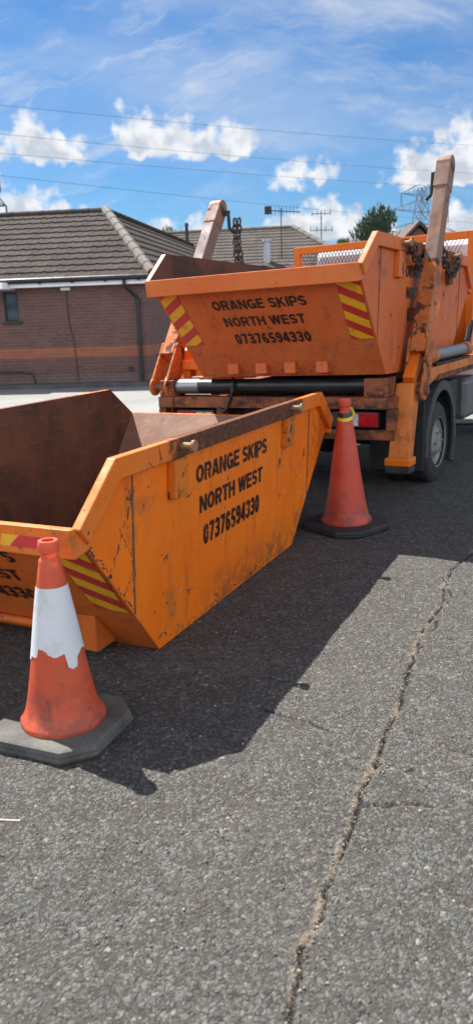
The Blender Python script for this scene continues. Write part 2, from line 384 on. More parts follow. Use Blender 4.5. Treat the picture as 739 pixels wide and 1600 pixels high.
CRACK_SIDE = [([(0.522, 2.609), (0.433, 2.615), (0.342, 2.658), (0.25, 2.731), (0.079, 2.85)], 0.9), ([(0.552, 2.663), (0.586, 2.651), (0.651, 2.633), (0.694, 2.589), (0.746, 2.515), (0.82, 2.46), (0.943, 2.411)], 0.9), ([(0.442, 2.393), (0.399, 2.404), (0.352, 2.439)], 1.1), ([(0.386, 2.196), (0.448, 2.189), (0.502, 2.2), (0.552, 2.19), (0.592, 2.181), (0.649, 2.164), (0.804, 2.197)], 0.9), ([(0.852, 3.382), (0.906, 3.436), (0.978, 3.476), (1.05, 3.455)], 0.6), ([(1.22, 4.383), (1.187, 4.058), (1.06, 3.783), (0.961, 3.58)], 0.8), ([(0.526, 1.935), (0.558, 1.901), (0.597, 1.872)], 0.7), ([(0.483, 2.372), (0.573, 2.374), (0.698, 2.426), (0.842, 2.378)], 0.5), ([(1.269, 4.154), (1.277, 3.999), (1.353, 3.962)], 0.8), ([(0.281, 3.043), (0.118, 3.116), (0.005, 3.124)], 0.3)]
def build_road():
    xs = grid_axis(-1.25, 2.6, .0085, -400, 400); ys = grid_axis(1.25, 6.2, .0085, -60, 900)
    X, Y = np.meshgrid(xs, ys, indexing='ij')
    near = ((X > -1.4) & (X < 3.2) & (Y > 1.0) & (Y < 7))
    Z = np.zeros_like(X)
    und = (vnoise(X, Y, 2.2, 3)-.5)*.010+(vnoise(X, Y, 7, 4)-.5)*.005+(vnoise(X, Y, 28, 14)-.5)*.004
    Z += und*near
    crack = np.zeros_like(X); sand = np.zeros_like(X)
    wob = (vnoise(X, Y, 26, 5)-.5)*.018+(vnoise(X, Y, 70, 6)-.5)*.008
    def carve(pts, width, depth, sandw, seed, sandy=1.0):
        nonlocal Z, crack, sand
        p = np.array(pts); x0, y0 = p.min(0)-.25; x1, y1 = p.max(0)+.25
        i0, i1 = np.searchsorted(xs, [x0, x1]); j0, j1 = np.searchsorted(ys, [y0, y1])
        sl = (slice(max(i0, 0), i1), slice(max(j0, 0), j1))
        if Z[sl].size == 0: return
        xx, yy = X[sl], Y[sl]
        d, s = polyline_dist(xx, yy, jitter(pts, .0055, .05, seed)); dd = d+wob[sl]*.6
        wv = width*(.4+1.2*vnoise(xx, yy, 5, seed+20))
        c = np.clip(1-dd/np.maximum(wv, .003), 0, 1)
        c = np.minimum(1, c*1.8); crack[sl] = np.maximum(crack[sl], c); Z[sl] -= depth*c
        q = (d*s)                                    # sandy crumbs lie on the right of the crack
        sw = sandw*(.15+1.5*vnoise(xx, yy, 4, seed+40)); t = np.clip(1-np.abs(q-sandw*.45+wob[sl])/np.maximum(sw, .004), 0, 1)
        t *= np.clip((vnoise(xx, yy, 4.2, seed+60)-.33+.16*np.clip((3.4-yy)/1.2, 0, 1))*3.0, 0, 1)*np.clip((vnoise(xx, yy, 42, seed+61)-.25)*3, 0, 1)*sandy
        sand[sl] = np.maximum(sand[sl], np.minimum(1, t*1.6)*(1-.75*c))
    carve(CRACK_MAIN, .0065, .015, .019, 11)
    for i, (pts, w) in enumerate(CRACK_SIDE): carve(pts, .0065*w, .010*w, .013*w, 31+i, .7)
    n0, n1 = X.shape
    co = np.stack([X, Y, Z], -1).reshape(-1, 3)
    idx = np.arange(n0*n1).reshape(n0, n1)
    quads = np.stack([idx[:-1, :-1], idx[1:, :-1], idx[1:, 1:], idx[:-1, 1:]], -1).reshape(-1, 4)
    me = bpy.data.meshes.new('road'); me.vertices.add(len(co)); me.vertices.foreach_set('co', co.ravel().astype(np.float32))
    me.loops.add(quads.size); me.loops.foreach_set('vertex_index', quads.ravel().astype(np.int32))
    me.polygons.add(len(quads)); me.polygons.foreach_set('loop_start', np.arange(0, quads.size, 4, dtype=np.int32))
    me.polygons.foreach_set('use_smooth', np.ones(len(quads), bool))
    me.update(calc_edges=True)
    for nm, a in (('crack', crack), ('sand', sand)):
        at = me.attributes.new(nm, 'FLOAT', 'POINT'); at.data.foreach_set('value', a.ravel().astype(np.float32))
    me.materials.append(asphalt_mat())
    o = bpy.data.objects.new('road', me); link(o); o['kind'] = 'structure'
def asphalt_mat():
    m, nt, b, tc = new_mat('worn_asphalt'); c = tc.outputs['Object']
    ck = nt.node('ShaderNodeAttribute', attribute_name='crack').outputs['Fac']
    sa = nt.node('ShaderNodeAttribute', attribute_name='sand').outputs['Fac']
    wv = nt.vm('ADD', c, nt.vm('MULTIPLY', nt.vm('SUBTRACT', nt.noise(c, 38, 3, .6, col=True), (.5, .5, .5)), (.022, .022, .0)))
    wv = nt.vm('MULTIPLY', wv, (1, 1, 0))
    k1 = nt.sep(nt.vor(wv, 66, 'F1', 'Color')); ed = nt.vor(wv, 66, 'DISTANCE_TO_EDGE')
    k2 = nt.sep(nt.vor(wv, 120, 'F1', 'Color')); ed2 = nt.vor(wv, 120, 'DISTANCE_TO_EDGE')
    clus = nt.noise(c, 6.5, 5, .65)
    pick = nt.m('ADD', k1[0], nt.m('MULTIPLY', nt.m('SUBTRACT', clus, .5), 2.2))
    isch = nt.m('MULTIPLY', nt.ss(pick, .46, .56), nt.ss(ed, .01, .12))
    chip = nt.ramp(k1[1], [(0, (.07, .074, .066)), (.3, (.115, .124, .110)), (.6, (.165, .172, .158)), (.8, (.125, .138, .142)), (.93, (.165, .148, .12)), (1, (.30, .29, .27))])
    small = nt.ramp(k2[1], [(0, (.045, .040, .036)), (.45, (.090, .079, .070)), (.8, (.130, .120, .107)), (1, (.20, .19, .17))])
    mat_ = nt.mix(nt.ss(ed2, .02, .16), (.052, .044, .039), small)
    col = nt.mix(nt.m('MULTIPLY', isch, .85), mat_, chip)
    big = nt.noise(c, .9, 5, .6)
    col = nt.mix(nt.m('MULTIPLY', nt.ss(big, .4, .7), .22), col, (.125, .115, .102))
    st = nt.noise(c, .55, 6, .65, .5); col = nt.mix(nt.m('MULTIPLY', nt.ss(st, .56, .72), .30), col, (.05, .046, .043))
    col = nt.mix(nt.m('MULTIPLY', sa, .9), col, nt.mix(nt.noise(c, 120, 3, .6), (.17, .135, .10), (.30, .24, .175)))
    col = nt.mix(1.0, col, (.93, .915, .90), 'MULTIPLY')
    col = nt.mix(ck, col, (.02, .018, .016))
    nt.put(b.inputs['Base Color'], col)
    nt.put(b.inputs['Roughness'], nt.mix(isch, (.86,)*3, (.62,)*3)); b.inputs['Specular IOR Level'].default_value = .4
    dome = nt.m('MULTIPLY', nt.ss(ed, .0, .34), nt.m('ADD', .25, nt.m('MULTIPLY', k1[2], .75)))
    h = nt.m('ADD', nt.m('MULTIPLY', nt.m('MULTIPLY', dome, .8), nt.ss(pick, .25, .6, .35, 1.0)), nt.m('MULTIPLY', nt.m('MULTIPLY', nt.ss(ed2, 0, .36), nt.m('ADD', .3, k2[2])), .42))
    h = nt.m('ADD', h, nt.m('MULTIPLY', nt.noise(c, 210, 4, .65), .35))
    nt.put(b.inputs['Normal'], nt.bump(h, 1.0, .0105))
    return m
build_road()
def build_forecourt():
    m, nt, b, tc = new_mat('pale_paving'); c = tc.outputs['Object']
    n = nt.noise(c, .5, 6, .6); n2 = nt.noise(c, 9, 6, .65)
    nt.put(b.inputs['Base Color'], nt.mix(nt.ss(nt.m('ADD', n, nt.m('MULTIPLY', n2, .4)), .5, .9), (.17, .162, .152), (.235, .226, .215)))
    b.inputs['Roughness'].default_value = .8
    nt.put(b.inputs['Normal'], nt.bump(n2, .3, .01))
    o = MB().add([(-40, 10.5, .02), (3.5, 10.5, .02), (5.5, 60, .02), (-40, 60, .02)], [(0, 1, 2, 3)]).build('forecourt', m); o['kind'] = 'structure'
build_forecourt()
# ------------------------------------------------------------------ buildings
def brick_mat(name, c1, c2, mortar):
    m, nt, b, tc = new_mat(name); u = nt.node('ShaderNodeUVMap').outputs[0]
    br = nt.node('ShaderNodeTexBrick'); nt.put(br.inputs['Vector'], u)
    br.inputs['Scale'].default_value = 1; br.inputs['Brick Width'].default_value = .225; br.inputs['Row Height'].default_value = .075
    br.inputs['Mortar Size'].default_value = .010; br.inputs['Mortar Smooth'].default_value = .2; br.inputs['Bias'].default_value = -.1
    for k, v in (('Color1', c1), ('Color2', c2), ('Mortar', mortar)): br.inputs[k].default_value = (*v, 1)
    n = nt.noise(u, 3.0, 7, .65); f = nt.noise(u, 40, 4, .6)
    col = nt.mix(nt.m('MULTIPLY', nt.ss(n, .4, .72), .4), br.outputs['Color'], tuple(q*.6 for q in c1))
    col = nt.mix(nt.m('MULTIPLY', nt.ss(f, .5, .7), .25), col, tuple(min(1, q*1.4) for q in c2))
    nt.put(b.inputs['Base Color'], col); b.inputs['Roughness'].default_value = .85
    nt.put(b.inputs['Normal'], nt.bump(nt.m('ADD', nt.m('MULTIPLY', br.outputs['Fac'], -1), nt.m('MULTIPLY', f, .3)), .5, .008))
    return m
BRICK = brick_mat('brown_brick', (.160, .072, .056), (.112, .054, .047), (.135, .11, .098))
BRICK_BAND = brick_mat('orange_brick', (.34, .10, .042), (.28, .08, .034), (.22, .15, .12))
BRICK_DARK = brick_mat('plinth_brick', (.15, .085, .07), (.12, .075, .065), (.18, .155, .14))
def tile_mat(name, c1, c2):
    m, nt, b, tc = new_mat(name); c = tc.outputs['Object']; u = nt.node('ShaderNodeUVMap').outputs[0]
    cell = nt.vor(nt.vm('MULTIPLY', u, (3.3, 3.3, 1)), 1.0, 'F1', 'Color', .15); k = nt.sep(cell)
    n = nt.noise(c, 1.1, 7, .65); f = nt.noise(c, 18, 5, .65)
    col = nt.mix(k[0], c1, c2)
    col = nt.mix(nt.m('MULTIPLY', nt.ss(n, .42, .7), .45), col, tuple(q*.55 for q in c1))
    col = nt.mix(nt.m('MULTIPLY', nt.ss(f, .55, .72), .35), col, (.15, .13, .105))
    nt.put(b.inputs['Base Color'], col); b.inputs['Roughness'].default_value = .9; b.inputs['Specular IOR Level'].default_value = .12
    nt.put(b.inputs['Normal'], nt.bump(f, .35, .006))
    return m
TILE = tile_mat('concrete_tiles', (.050, .040, .036), (.070, .056, .050))
TILE2 = tile_mat('concrete_tiles_far', (.09, .077, .07), (.112, .096, .085))
HIPCAP = simple('hip_cap_tile', (.12, .10, .085), .8, 0, .25, 3, .3, 20)
def wall_quad(mb_uv, a, b, z0, z1):
    pass
def uv_wall(name, pts_quads, mat, parent):
    """vertical wall quads ((x0,y0),(x1,y1),z0,z1) with metre UVs"""
    vs, fs, uv = [], [], []
    for (a, b, z0, z1) in pts_quads:
        k = len(vs); L = math.hypot(b[0]-a[0], b[1]-a[1])
        vs += [(a[0], a[1], z0), (b[0], b[1], z0), (b[0], b[1], z1), (a[0], a[1], z1)]; fs.append((k, k+1, k+2, k+3))
        uv += [(0, z0), (L, z0), (L, z1), (0, z1)]
    me = bpy.data.meshes.new(name); me.from_pydata(vs, [], fs); l = me.uv_layers.new(name='UVMap')
    for i, t in enumerate(uv): l.data[i].uv = t
    me.materials.append(mat); return link(bpy.data.objects.new(name, me), parent)
def tiled_slope(name, e0, e1, r0, r1, mat, parent, course=.32, roll=.30):
    """interlocking tile courses between an eave e0-e1 and a ridge r0-r1, real stepped and rolled geometry"""
    e0, e1, r0, r1 = map(Vector, (e0, e1, r0, r1))
    up = ((r0+r1)/2-(e0+e1)/2); nrm = (e1-e0).cross(up).normalized()
    if nrm.z < 0: nrm = -nrm
    axis = (e1-e0).normalized(); upn = nrm.cross(axis)
    if upn.z < 0: upn = -upn
    H = (r0-e0).dot(upn); n = max(2, round(H/course))
    vs, fs, uv = [], [], []
    for j in range(n):
        t0, t1 = j/n, (j+1)/n
        a0, b0 = e0.lerp(r0, t0), e1.lerp(r1, t0); a1, b1 = e0.lerp(r0, t1), e1.lerp(r1, t1)
        s0, s1 = (a0-e0).dot(axis), (b0-e0).dot(axis); q0, q1 = (a1-e0).dot(axis), (b1-e0).dot(axis)
        L = max(s1-s0, q1-q0); k = max(2, int(L/(roll/6)))
        base = len(vs)
        off = (j % 2)*0.0
        for row, (A, B, lift) in enumerate(((a0, b0, 0.0), (a0, b0, .030), (a1, b1, .002))):
            for i in range(k+1):
                p = A.lerp(B, i/k); s = (p-e0).dot(axis)+off
                ph = (s/roll) % 1.0; w = .022*max(0, math.sin(ph*2*math.pi))**.8 if ph < .5 else .004*abs(math.sin(ph*2*math.pi))
                vs.append(p+nrm*(lift+(w if row else w*.3))); uv.append((s, (p-e0).dot(upn)))
        for row in range(2):
            for i in range(k):
                fs.append((base+row*(k+1)+i, base+row*(k+1)+i+1, base+(row+1)*(k+1)+i+1, base+(row+1)*(k+1)+i))
    me = bpy.data.meshes.new(name); me.from_pydata([tuple(v) for v in vs], [], fs)
    l = me.uv_layers.new(name='UVMap')
    lu = np.zeros(len(me.loops), np.int32); me.loops.foreach_get('vertex_index', lu)
    l.data.foreach_set('uv', np.array(uv, np.float32)[lu].ravel())
    me.materials.append(mat); return link(bpy.data.objects.new(name, me), parent)
def ridge_caps(mb, a, b, r=.12, n=None):
    a, b = Vector(a), Vector(b); L = (b-a).length; n = n or max(1, int(L/.42))
    for i in range(n):
        p, q = a.lerp(b, i/n), a.lerp(b, (i+1.06)/n)
        mb.tube(p, q, r*1.06, r*.96, 10)
def build_bungalow():
    t = empty('bungalow', (0, 0, 0))
    tag(t, 'long brown brick bungalow with grey tiled hip roof and orange brick band', 'building', 'brick bungalows')
    th = R(-6.5); ux, uy = math.cos(th), math.sin(th)      # front wall runs left from the corner
    Cc = Vector((-1.92, 18.62, 0)); F = lambda s: (Cc.x-ux*s, Cc.y-uy*s)      # s metres left of the corner
    az = R(9); G = lambda s: (Cc.x+math.sin(az)*s, Cc.y+math.cos(az)*s)
    LW, RW = 17.0, 13.0; ztop = 2.34
    wn = 5.42; w0, w1, wz0, wz1 = 3.10, 3.46, 1.58, 2.26     # the small window's opening
    wall = []
    def seg(a, b, z0, z1): wall.append((F(a), F(b), z0, z1))
    band0, band1 = .70, .94
    for (z0, z1) in ((.30, band0), (band1, wz0), (wz0, wz1), (wz1, ztop)):
        if z0 == wz0: seg(LW, w1, z0, z1); seg(w0, 0, z0, z1)
        else: seg(LW, 0, z0, z1)
    wall += [(G(0), G(RW), .30, band0), (G(0), G(RW), band1, ztop)]
    # rear walls close the plan
    bl = F(LW); bk = (bl[0]-uy*-7.2*-1, bl[1]+7.2); g2 = G(RW); gb = (g2[0]-4.4, g2[1]+.7)
    inn = (Cc.x-3.6, Cc.y+8.0)
    wall += [(bl, bk, 0, ztop), (bk, inn, 0, ztop), (inn, gb, 0, ztop), (gb, g2, 0, ztop)]
    uv_wall('brick_wall', wall, BRICK, t)
    uv_wall('brick_band', [(F(LW), F(0), band0, band1), (G(0), G(RW), band0, band1)], BRICK_BAND, t)
    uv_wall('plinth', [(F(LW), F(0), 0, .30), (G(0), G(RW), 0, .30)], BRICK_DARK, t)
    nv = Vector((uy, -ux, 0)); nr = Vector((math.cos(az), -math.sin(az), 0))      # outward normals
    # small black-framed window set back in its opening
    fr = MB(); 
    def P(s, d, z): x, y = F(s); return (x-nv.x*d, y-nv.y*d, z)
    fw = .045
    def bar(s0, s1, z0, z1, d0, d1, mb): mb.hexa([P(s1, d0, z0), P(s0, d0, z0), P(s0, d1, z0), P(s1, d1, z0)], [P(s1, d0, z1), P(s0, d0, z1), P(s0, d1, z1), P(s1, d1, z1)])
    bar(w0, w0+fw, wz0, wz1, .05, .11, fr); bar(w1-fw, w1, wz0, wz1, .05, .11, fr)
    bar(w0+fw, w1-fw, wz0, wz0+fw, .05, .11, fr); bar(w0+fw, w1-fw, wz1-fw, wz1, .05, .11, fr); bar(w0+fw, w1-fw, 1.94, 1.98, .05, .11, fr)
    win = fr.build('window', BLACK_PLASTIC, t)
    g = MB(); bar(w0+fw, w1-fw, wz0+fw, 1.94, .07, .085, g); bar(w0+fw, w1-fw, 1.98, wz1-fw, .07, .085, g); g.build('pane', PANE, win)
    sl = MB(); bar(w0-.06, w1+.06, wz0-.06, wz0-.002, -.05, .10, sl); sl.build('sill', BLACK_PLASTIC, win)
    rv = MB(); bar(w0-.002, w0, wz0, wz1, .0, .2, rv); bar(w1, w1+.002, wz0, wz1, 0, .2, rv); bar(w0, w1, wz1, wz1+.002, 0, .2, rv); rv.build('reveal', BRICK_DARK, win)
    # roof
    zr = 4.36; ov = .30
    Ec = Cc+nv*ov+nr*ov*.8; Ec.z = 2.50
    def E(s): return (Ec.x-ux*s, Ec.y-uy*s, 2.50)
    def E2(s): return (Ec.x+math.sin(az)*s, Ec.y+math.cos(az)*s, 2.50)
    P1 = Vector((-3.22, 22.0, zr)); 
    PL = (P1.x-ux*LW, P1.y-uy*LW, zr); PR = (P1.x+math.sin(az)*RW, P1.y+math.cos(az)*RW, zr)
    tiled_slope('roof', E(LW+.4), E(0), PL, P1, TILE, t)
    tiled_slope('roof', E2(0), E2(RW+.2), P1, PR, TILE, t)
    bs = MB()                                              # the slopes away from the street, and soffits
    bkL = (bk[0]-.3, bk[1]+.3, 2.5); i3 = (inn[0]-.3, inn[1], 2.5); gb3 = (gb[0], gb[1]+.2, 2.5)
    bs.add([bkL, i3, P1, PL], [(0, 1, 2, 3)]); bs.add([i3, gb3, PR, P1], [(0, 1, 2, 3)])
    bs.add([E(LW+.4), PL, bkL], [(0, 1, 2)]); bs.add([E2(RW+.2), gb3, PR], [(0, 1, 2)])
    bs.build('roof', TILE, t)
    cap = MB(); ridge_caps(cap, (Ec.x, Ec.y, 2.53), P1+Vector((0, 0, .02)), .13); cap.build('hip_cap', HIPCAP, t)
    cap = MB(); ridge_caps(cap, P1, PL, .10); ridge_caps(cap, P1, PR, .10); cap.build('ridge_cap', TILE, t)
    so = MB()
    so.add([F(LW)+(2.345,), F(0)+(2.345,), (Ec.x, Ec.y, 2.345), E(LW)[:2]+(2.345,)], [(0, 1, 2, 3)])
    so.add([G(0)+(2.345,), G(RW)+(2.345,), E2(RW)[:2]+(2.345,), (Ec.x, Ec.y, 2.345)], [(0, 1, 2, 3)]); so.build('soffit', WHITE_PLASTIC, t)
    fa = MB()
    def fasc(a, b): fa.prism([(a[0], a[1], 2.33), (b[0], b[1], 2.33), (b[0], b[1], 2.462), (a[0], a[1], 2.462)], Vector((0, 0, 0))-0.02*Vector(((b[1]-a[1]), -(b[0]-a[0]), 0)).normalized())
    fasc(E(LW), (Ec.x, Ec.y)); fasc((Ec.x, Ec.y), E2(RW)); fa.build('fascia', WHITE_PLASTIC, t)
    gu = MB(); go = nv*.07
    A = Vector(E(LW))+go; B = Vector((Ec.x, Ec.y, 2.5))+go+nr*.07; D = Vector(E2(RW))+nr*.07
    for a, b in ((A, B), (B, D)): gu.tube((a.x, a.y, 2.475), (b.x, b.y, 2.475), .062, n=12)
    for k in range(22):
        p = A.lerp(B, (k+.5)/22); gu.box(p.x-.02, p.x+.02, p.y-.02, p.y+.07, 2.39, 2.47)
    gu.build('gutter', BLACK_PLASTIC, t, smooth=True)
    dp = MB(); q = lambda s, d, z: P(s, -d, z)
    dp.path([q(.42, .35, 2.44), q(.42, .35, 2.30), q(.20, .07, 2.02), q(.20, .07, .06)], .042, 12)
    for z in (1.9, 1.05, .25): p = q(.20, .07, z); dp.tube((p[0], p[1], z-.03), (p[0], p[1], z+.03), .055, n=12)
    dp.build('downpipe', BLACK_PLASTIC, t, smooth=True)
    cb = MB(); cb.path([q(1.90, .012, 2.32), q(1.89, .012, 1.5), q(1.80, .012, 1.0), q(1.78, .012, .15)], .010, 6); cb.build('cable', DARK, t)
    MB().hexa([P(2.02, 0, 2.25), P(1.80, 0, 2.25), P(1.80, -.05, 2.25), P(2.02, -.05, 2.25)], [P(2.02, 0, 2.31), P(1.80, 0, 2.31), P(1.80, -.05, 2.31), P(2.02, -.05, 2.31)]).build('wall_vent', WHITE_PLASTIC, t)
    MB().hexa([P(.52, 0, .34), P(.44, 0, .34), P(.44, -.05, .34), P(.52, -.05, .34)], [P(.52, 0, .46), P(.44, 0, .46), P(.44, -.05, .46), P(.52, -.05, .46)]).build('outlet_box', BLACK_PLASTIC, t)
    # porch canopy end at the frame's left edge
    cn = MB(); cn.hexa([P(4.6, 0, 2.30), P(3.14, 0, 2.30), P(3.14, -.75, 2.30), P(4.6, -.75, 2.30)], [P(4.6, 0, 2.44), P(3.14, 0, 2.44), P(3.14, -.75, 2.44), P(4.6, -.75, 2.44)])
    cn.build('porch_canopy', WHITE_PLASTIC, t, bevel=.01)
    # kerb and low rail at the foot of the wall
    k = MB(); k.prism([P(LW, -.02, 0), P(0, -.02, 0), P(0, -.55, 0), P(LW, -.55, 0)], (0, 0, .11))
    o = k.build('kerb', simple('dark_kerb', (.09, .085, .085), .85, 0, .25, 3), None, bevel=.015); o['kind'] = 'structure'
    rl = MB(); pts = [P(5.6, -.30, .11), P(5.55, -.30, .46), P(3.05, -.30, .40), P(2.78, -.30, .36), P(2.74, -.30, .11)]; rl.path(pts, .028, 10)
    o = rl.build('low_railing', DARK, None, smooth=True)
    tag(o, 'low black metal hoop rail at the foot of the brick wall', 'railing')
PANE = simple('dark_pane', (.05, .065, .08), .08, 0, .4, 3)
build_bungalow()
def build_far_bungalow():
    t = empty('bungalow', (2.4, 33, 0)); tag(t, 'second bungalow roof behind the lorry with pale flue pipe on its slope', 'building', 'brick bungalows')
    D = 30.0
    rz = 4.95; peak = (2.75, 34, rz+.05); pl = (-16, 35.5, rz-.05); e0 = (-16.5, 30.2, 2.5); e1 = (5.9, 29.0, 2.5); e2 = (8.6, 37, 2.5)
    tiled_slope('roof', e0, e1, pl, peak, TILE2, t).location = (-2.4, -33, 0)
    tiled_slope('roof', e1, e2, peak, (2.76, 34.02, rz+.05), TILE2, t).location = (-2.4, -33, 0)
    MB().add([e2, (-16, 40, 2.5), pl, peak], [(0, 1, 2, 3)]).build('roof', TILE2, t).location = (-2.4, -33, 0)
    c = MB(); ridge_caps(c, e1, peak, .13); ridge_caps(c, pl, peak, .11); c.build('hip_cap', HIPCAP, t).location = (-2.4, -33, 0)
    uv_wall('brick_wall', [((-16.2, 30.6), (5.6, 29.4), 0, 2.45), ((5.6, 29.4), (8.2, 36.6), 0, 2.45), ((8.2, 36.6), (-16, 39.6), 0, 2.45), ((-16, 39.6), (-16.2, 30.6), 0, 2.45)], BRICK, t).location = (-2.4, -33, 0)
    f = MB(); f.tube((1.52, 31.2, 3.1), (1.52, 31.2, 4.25), .13, n=16); f.tube((1.52, 31.2, 4.25), (1.52, 31.2, 4.34), .18, n=16)
    f.build('flue_pipe', simple('flue_grey', (.45, .47, .50), .5, .2, .1, 3), t, smooth=True).location = (-2.4, -33, 0)
    s = MB(); s.tube((-1.62, 33, 4.5), (-1.62, 33, 5.12), .07, n=12); s.tube((-1.62, 33, 5.12), (-1.62, 33, 5.22), .10, .06, n=12)
    s.build('soil_pipe', DARK, t, smooth=True).location = (-2.4, -33, 0)
build_far_bungalow()
def build_far_house():
    t = empty('gabled_house', (11.2, 48, 0)); tag(t, 'distant house with dark brown gable roof beside the pylon', 'building')
    x0, x1, z0, z1 = -2.3, 2.6, 4.0, 6.35
    w = MB(); w.prism([(x0+.3, 0, 0), (x1-.3, 0, 0), (x1-.3, 0, z0+.1), (.05, 0, z1-.12), (x0+.3, 0, z0+.1)], (0, 8, 0)); w.build('gable_wall', simple('far_brick', (.16, .085, .065), .85, 0, .3, 1.5), t)
    r = MB(); tv = .22
    r.hexa([(x0, -.3, z0), (.05, -.3, z1), (.05, 8.3, z1), (x0, 8.3, z0)], [(x0, -.3, z0+tv), (.05, -.3, z1+tv), (.05, 8.3, z1+tv), (x0, 8.3, z0+tv)])
    r.hexa([(.06, -.3, z1), (x1, -.3, z0), (x1, 8.3, z0), (.06, 8.3, z1)], [(.06, -.3, z1+tv), (x1, -.3, z0+tv), (x1, 8.3, z0+tv), (.06, 8.3, z1+tv)])
    r.build('roof', simple('far_roof', (.10, .062, .05), .85, 0, .3, 1.2), t)
    MB().box(-.5, .5, -.04, 0, 2.6, 3.7).build('window', GLASS, t)
build_far_house()

# ------------------------------------------------------------------ trees
LEAF = None
def leaf_mat(name, a, b_):
    m, nt, b, tc = new_mat(name); c = tc.outputs['Object']
    g = nt.node('ShaderNodeObjectInfo'); n = nt.noise(c, 2.2, 5, .6)
    r = nt.node('ShaderNodeNewGeometry').outputs['Random Per Island']
    nt.put(b.inputs['Base Color'], nt.mix(nt.m('ADD', nt.m('MULTIPLY', n, .6), nt.m('MULTIPLY', r, .4)), a, b_))
    b.inputs['Roughness'].default_value = .6
    return m
def make_tree(loc, height, width, mat, label, n=2600, conic=.5, group=None, seed=1, name='tree'):
    r = random.Random(seed); t = empty(name, loc); tag(t, label, 'tree', group)
    tr = MB(); tr.tube((0, 0, 0), (0, 0, height*.75), .14, .05, 8)
    for k in range(9):
        z = height*(.3+.05*k); a = r.uniform(0, 6.28); L = width*.33
        tr.tube((0, 0, z), (math.cos(a)*L, math.sin(a)*L, z+L*.8), .05, .015, 6)
    tr.build('trunk', simple('bark', (.09, .065, .05), .9, 0, .3, 6), t)
    cr = MB(); z0 = height*.22
    clumps = []
    for k in range(18):
        h = r.uniform(0, 1); rad = width/2*((1-h)**conic)*(.55+.45*math.sin(min(1, h*4)*1.57))
        a = r.uniform(0, 6.28); q = math.sqrt(r.random())*rad
        clumps.append((math.cos(a)*q, math.sin(a)*q, z0+h*(height-z0-.25), r.uniform(.22, .48)*width/3))
    for k in range(n):
        cx, cy, cz, cr_ = r.choice(clumps)
        d = Vector((r.gauss(0, 1), r.gauss(0, 1), r.gauss(0, 1))).normalized()*cr_*r.random()**.45
        p = Vector((cx, cy, cz))+d*Vector((1, 1, 1.1)).x
        up = Vector((d.x*.5, d.y*.5, abs(d.z)+.8*cr_+.05)).normalized(); s = r.uniform(.07, .14)*height/5
        sdv = up.cross(Vector((r.gauss(0, 1), r.gauss(0, 1), r.gauss(0, 1)))).normalized()
        cr.add([p-sdv*s*.35, p+up*s*.2-sdv*.0+sdv.cross(up)*s*.2, p+sdv*s*.35, p+up*s*1.5], [(0, 1, 3), (1, 2, 3)])
    cr.build('crown', mat, t)
    return t
EVERG = leaf_mat('evergreen_leaf', (.028, .055, .030), (.065, .105, .055)); LIGHTL = leaf_mat('light_leaf', (.06, .12, .025), (.11, .19, .045))
make_tree((7.45, 40, 0), 6.15, 4.6, EVERG, 'dark evergreen tree rising behind the loaded skip', 6000, .6, 'trees behind the roofs', 3, 'evergreen_tree')
make_tree((6.0, 42, 0), 5.25, 2.2, LIGHTL, 'bright green bush top left of the dark evergreen tree', 2600, .5, 'trees behind the roofs', 5, 'bushy_tree')
make_tree((-4.6, 60, 0), 8.0, 4.2, LIGHTL, 'far leafy treetop just showing over the ridge of the brick bungalow', 2600, .5, 'trees behind the roofs', 6, 'leafy_tree')

# ------------------------------------------------------------------ aerials, pylons, power lines
def aerial(x, y, z0, z1, label, style):
    t = empty('television_aerial', (x, y, z0)); tag(t, label, 'aerial', 'aerials above the far roof')
    h = z1-z0; MB().tube((0, 0, 0), (0, 0, h), .020, n=8).build('mast', DARK, t)
    a = MB()
    if style == 0:
        a.beam((-.55, 0, h-.08), (.75, .1, h-.16), .03, .03)
        for k in range(9): u = -.5+k*.14; a.tube((u, -.22, h-.09-.06*(u+.5)), (u, .22, h-.09-.06*(u+.5)), .007, n=6); a.tube((u, 0, h-.25+.0*k), (u, 0, h+.08), .007, n=6)
        a.box(-.62, -.36, -.12, .12, h-.2, h+.06)
    else:
        for zz, w in ((h-.10, .38), (h-.75, .45)):
            a = MB()
            a.beam((-w, 0, zz), (w, .05, zz), .026, .026)
            for u in (-w, -w*.4, w*.4, w): a.tube((u, 0, zz-.08), (u, 0, zz+.14), .013, n=6)
            a.build('crossbar', DARK, t)
    if style == 0: a.build('antenna', DARK, t)
aerial(2.06, 31.0, 3.6, 5.42, 'rooftop aerial with one long boom above the flue pipe', 0)
aerial(3.92, 34.0, 3.2, 5.62, 'rooftop aerial with two short crossbars right of the flue pipe', 1)
PYL = simple('pylon_steel', (.15, .16, .175), .6, .2, .15, .2)
